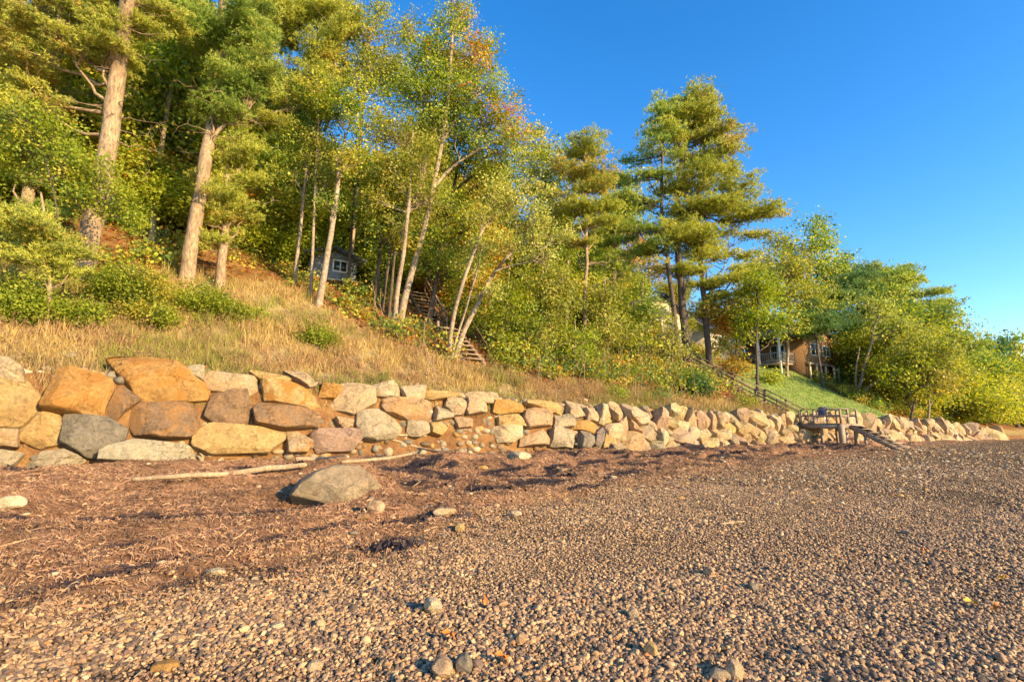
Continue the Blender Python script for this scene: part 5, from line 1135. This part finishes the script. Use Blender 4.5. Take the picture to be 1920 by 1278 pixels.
# gravel: pebbles packed over the beach, as instances on points
def polar(n,r0,r1,g,p=2.0):
    r=(g.uniform(r0**p,r1**p,n))**(1/p);a=g.uniform(R(30),R(150),n);return r*np.cos(a),r*np.sin(a)
X=[];Y_=[];S_=[]
for n,r0,r1,d0,d1 in ((180000,1.8,6.5,.005,.019),(250000,6.5,13,.006,.0175),(130000,13,24,.010,.026),(60000,24,60,.018,.040)):
    x,y=polar(n,r0,r1,g);X.append(x);Y_.append(y);S_.append(d0+(d1-d0)*g.uniform(0,1,n)**2.0*np.where(g.uniform(0,1,n)<.012,1.9,1))
x=np.concatenate(X);y=np.concatenate(Y_);sz=np.concatenate(S_);s_,n_=sn(x,y)
K=kelp_mask(s_,n_);sand=sm(.53,.62,fbm(s_*.55,n_*1.5,3,222))*sm(-1,-3,x)*sm(14,8,np.hypot(x,y));k_=(n_<-.1)&(K<g.uniform(.1,1.0,len(x)))&(sand<g.uniform(.1,1.15,len(x)));x=x[k_];y=y[k_];sz=sz[k_];s_=s_[k_];n_=n_[k_]
sz*=.45+1.15*fbm(s_*.3,n_*1.4,3,123)
m=len(x);V=np.stack([x,y,ground(x,y)+sz*(g.uniform(-.1,.75,m)*np.clip(9/np.hypot(x,y),.45,1)+.1)],-1)
me=bpy.data.meshes.new('gravel');me.vertices.add(m);me.vertices.foreach_set('co',V.astype(np.float32).ravel())
a=me.attributes.new('scl','FLOAT_VECTOR','POINT');a.data.foreach_set('vector',(sz[:,None]*np.stack([g.uniform(.8,1.4,m),g.uniform(.7,1.1,m),g.uniform(.5,.85,m)],-1)).astype(np.float32).ravel())
a=me.attributes.new('rot','FLOAT_VECTOR','POINT');a.data.foreach_set('vector',np.stack([g.normal(0,.35,m),g.normal(0,.35,m),g.uniform(0,6.28,m)],-1).astype(np.float32).ravel())
me.materials.append(M_peb);gob=link('gravel',me,kind='stuff',label='small rounded multicoloured pebbles covering the beach')
ng=bpy.data.node_groups.new('pebbles','GeometryNodeTree');ng.interface.new_socket('Geometry',in_out='INPUT',socket_type='NodeSocketGeometry');ng.interface.new_socket('Geometry',in_out='OUTPUT',socket_type='NodeSocketGeometry')
gn=ng.nodes;gl=ng.links;gi=gn.new('NodeGroupInput');go=gn.new('NodeGroupOutput');g2i=gn.new('GeometryNodeGeometryToInstance')
for k in range(7):
    ic=gn.new('GeometryNodeMeshIcoSphere');ic.inputs['Radius'].default_value=1.0;ic.inputs['Subdivisions'].default_value=3
    sp=gn.new('GeometryNodeSetPosition');po=gn.new('GeometryNodeInputPosition');ad=gn.new('ShaderNodeVectorMath');ad.operation='ADD';ad.inputs[1].default_value=(k*7.3,k*3.1,k*5.7)
    nz=gn.new('ShaderNodeTexNoise');nz.inputs['Scale'].default_value=.85;nz.inputs['Detail'].default_value=1.5
    sb=gn.new('ShaderNodeVectorMath');sb.operation='SUBTRACT';sb.inputs[1].default_value=(.5,.5,.5);ml=gn.new('ShaderNodeVectorMath');ml.operation='SCALE';ml.inputs['Scale'].default_value=1.5
    gl.new(po.outputs[0],ad.inputs[0]);gl.new(ad.outputs[0],nz.inputs['Vector']);gl.new(nz.outputs['Color'],sb.inputs[0]);gl.new(sb.outputs[0],ml.inputs[0]);gl.new(ic.outputs[0],sp.inputs['Geometry']);gl.new(ml.outputs[0],sp.inputs['Offset'])
    ss=gn.new('GeometryNodeSetShadeSmooth');gl.new(sp.outputs[0],ss.inputs[0]);mt=gn.new('GeometryNodeSetMaterial');mt.inputs['Material'].default_value=M_peb;gl.new(ss.outputs[0],mt.inputs[0]);gl.new(mt.outputs[0],g2i.inputs[0])
iop=gn.new('GeometryNodeInstanceOnPoints');iop.inputs['Pick Instance'].default_value=True
na1=gn.new('GeometryNodeInputNamedAttribute');na1.data_type='FLOAT_VECTOR';na1.inputs['Name'].default_value='scl'
na2=gn.new('GeometryNodeInputNamedAttribute');na2.data_type='FLOAT_VECTOR';na2.inputs['Name'].default_value='rot'
e2r=gn.new('FunctionNodeEulerToRotation');gl.new(na2.outputs[0],e2r.inputs[0])
gl.new(gi.outputs[0],iop.inputs['Points']);gl.new(g2i.outputs[0],iop.inputs['Instance']);gl.new(na1.outputs[0],iop.inputs['Scale']);gl.new(e2r.outputs[0],iop.inputs['Rotation']);gl.new(iop.outputs[0],go.inputs[0])
md=gob.modifiers.new('pebbles','NODES');md.node_group=ng
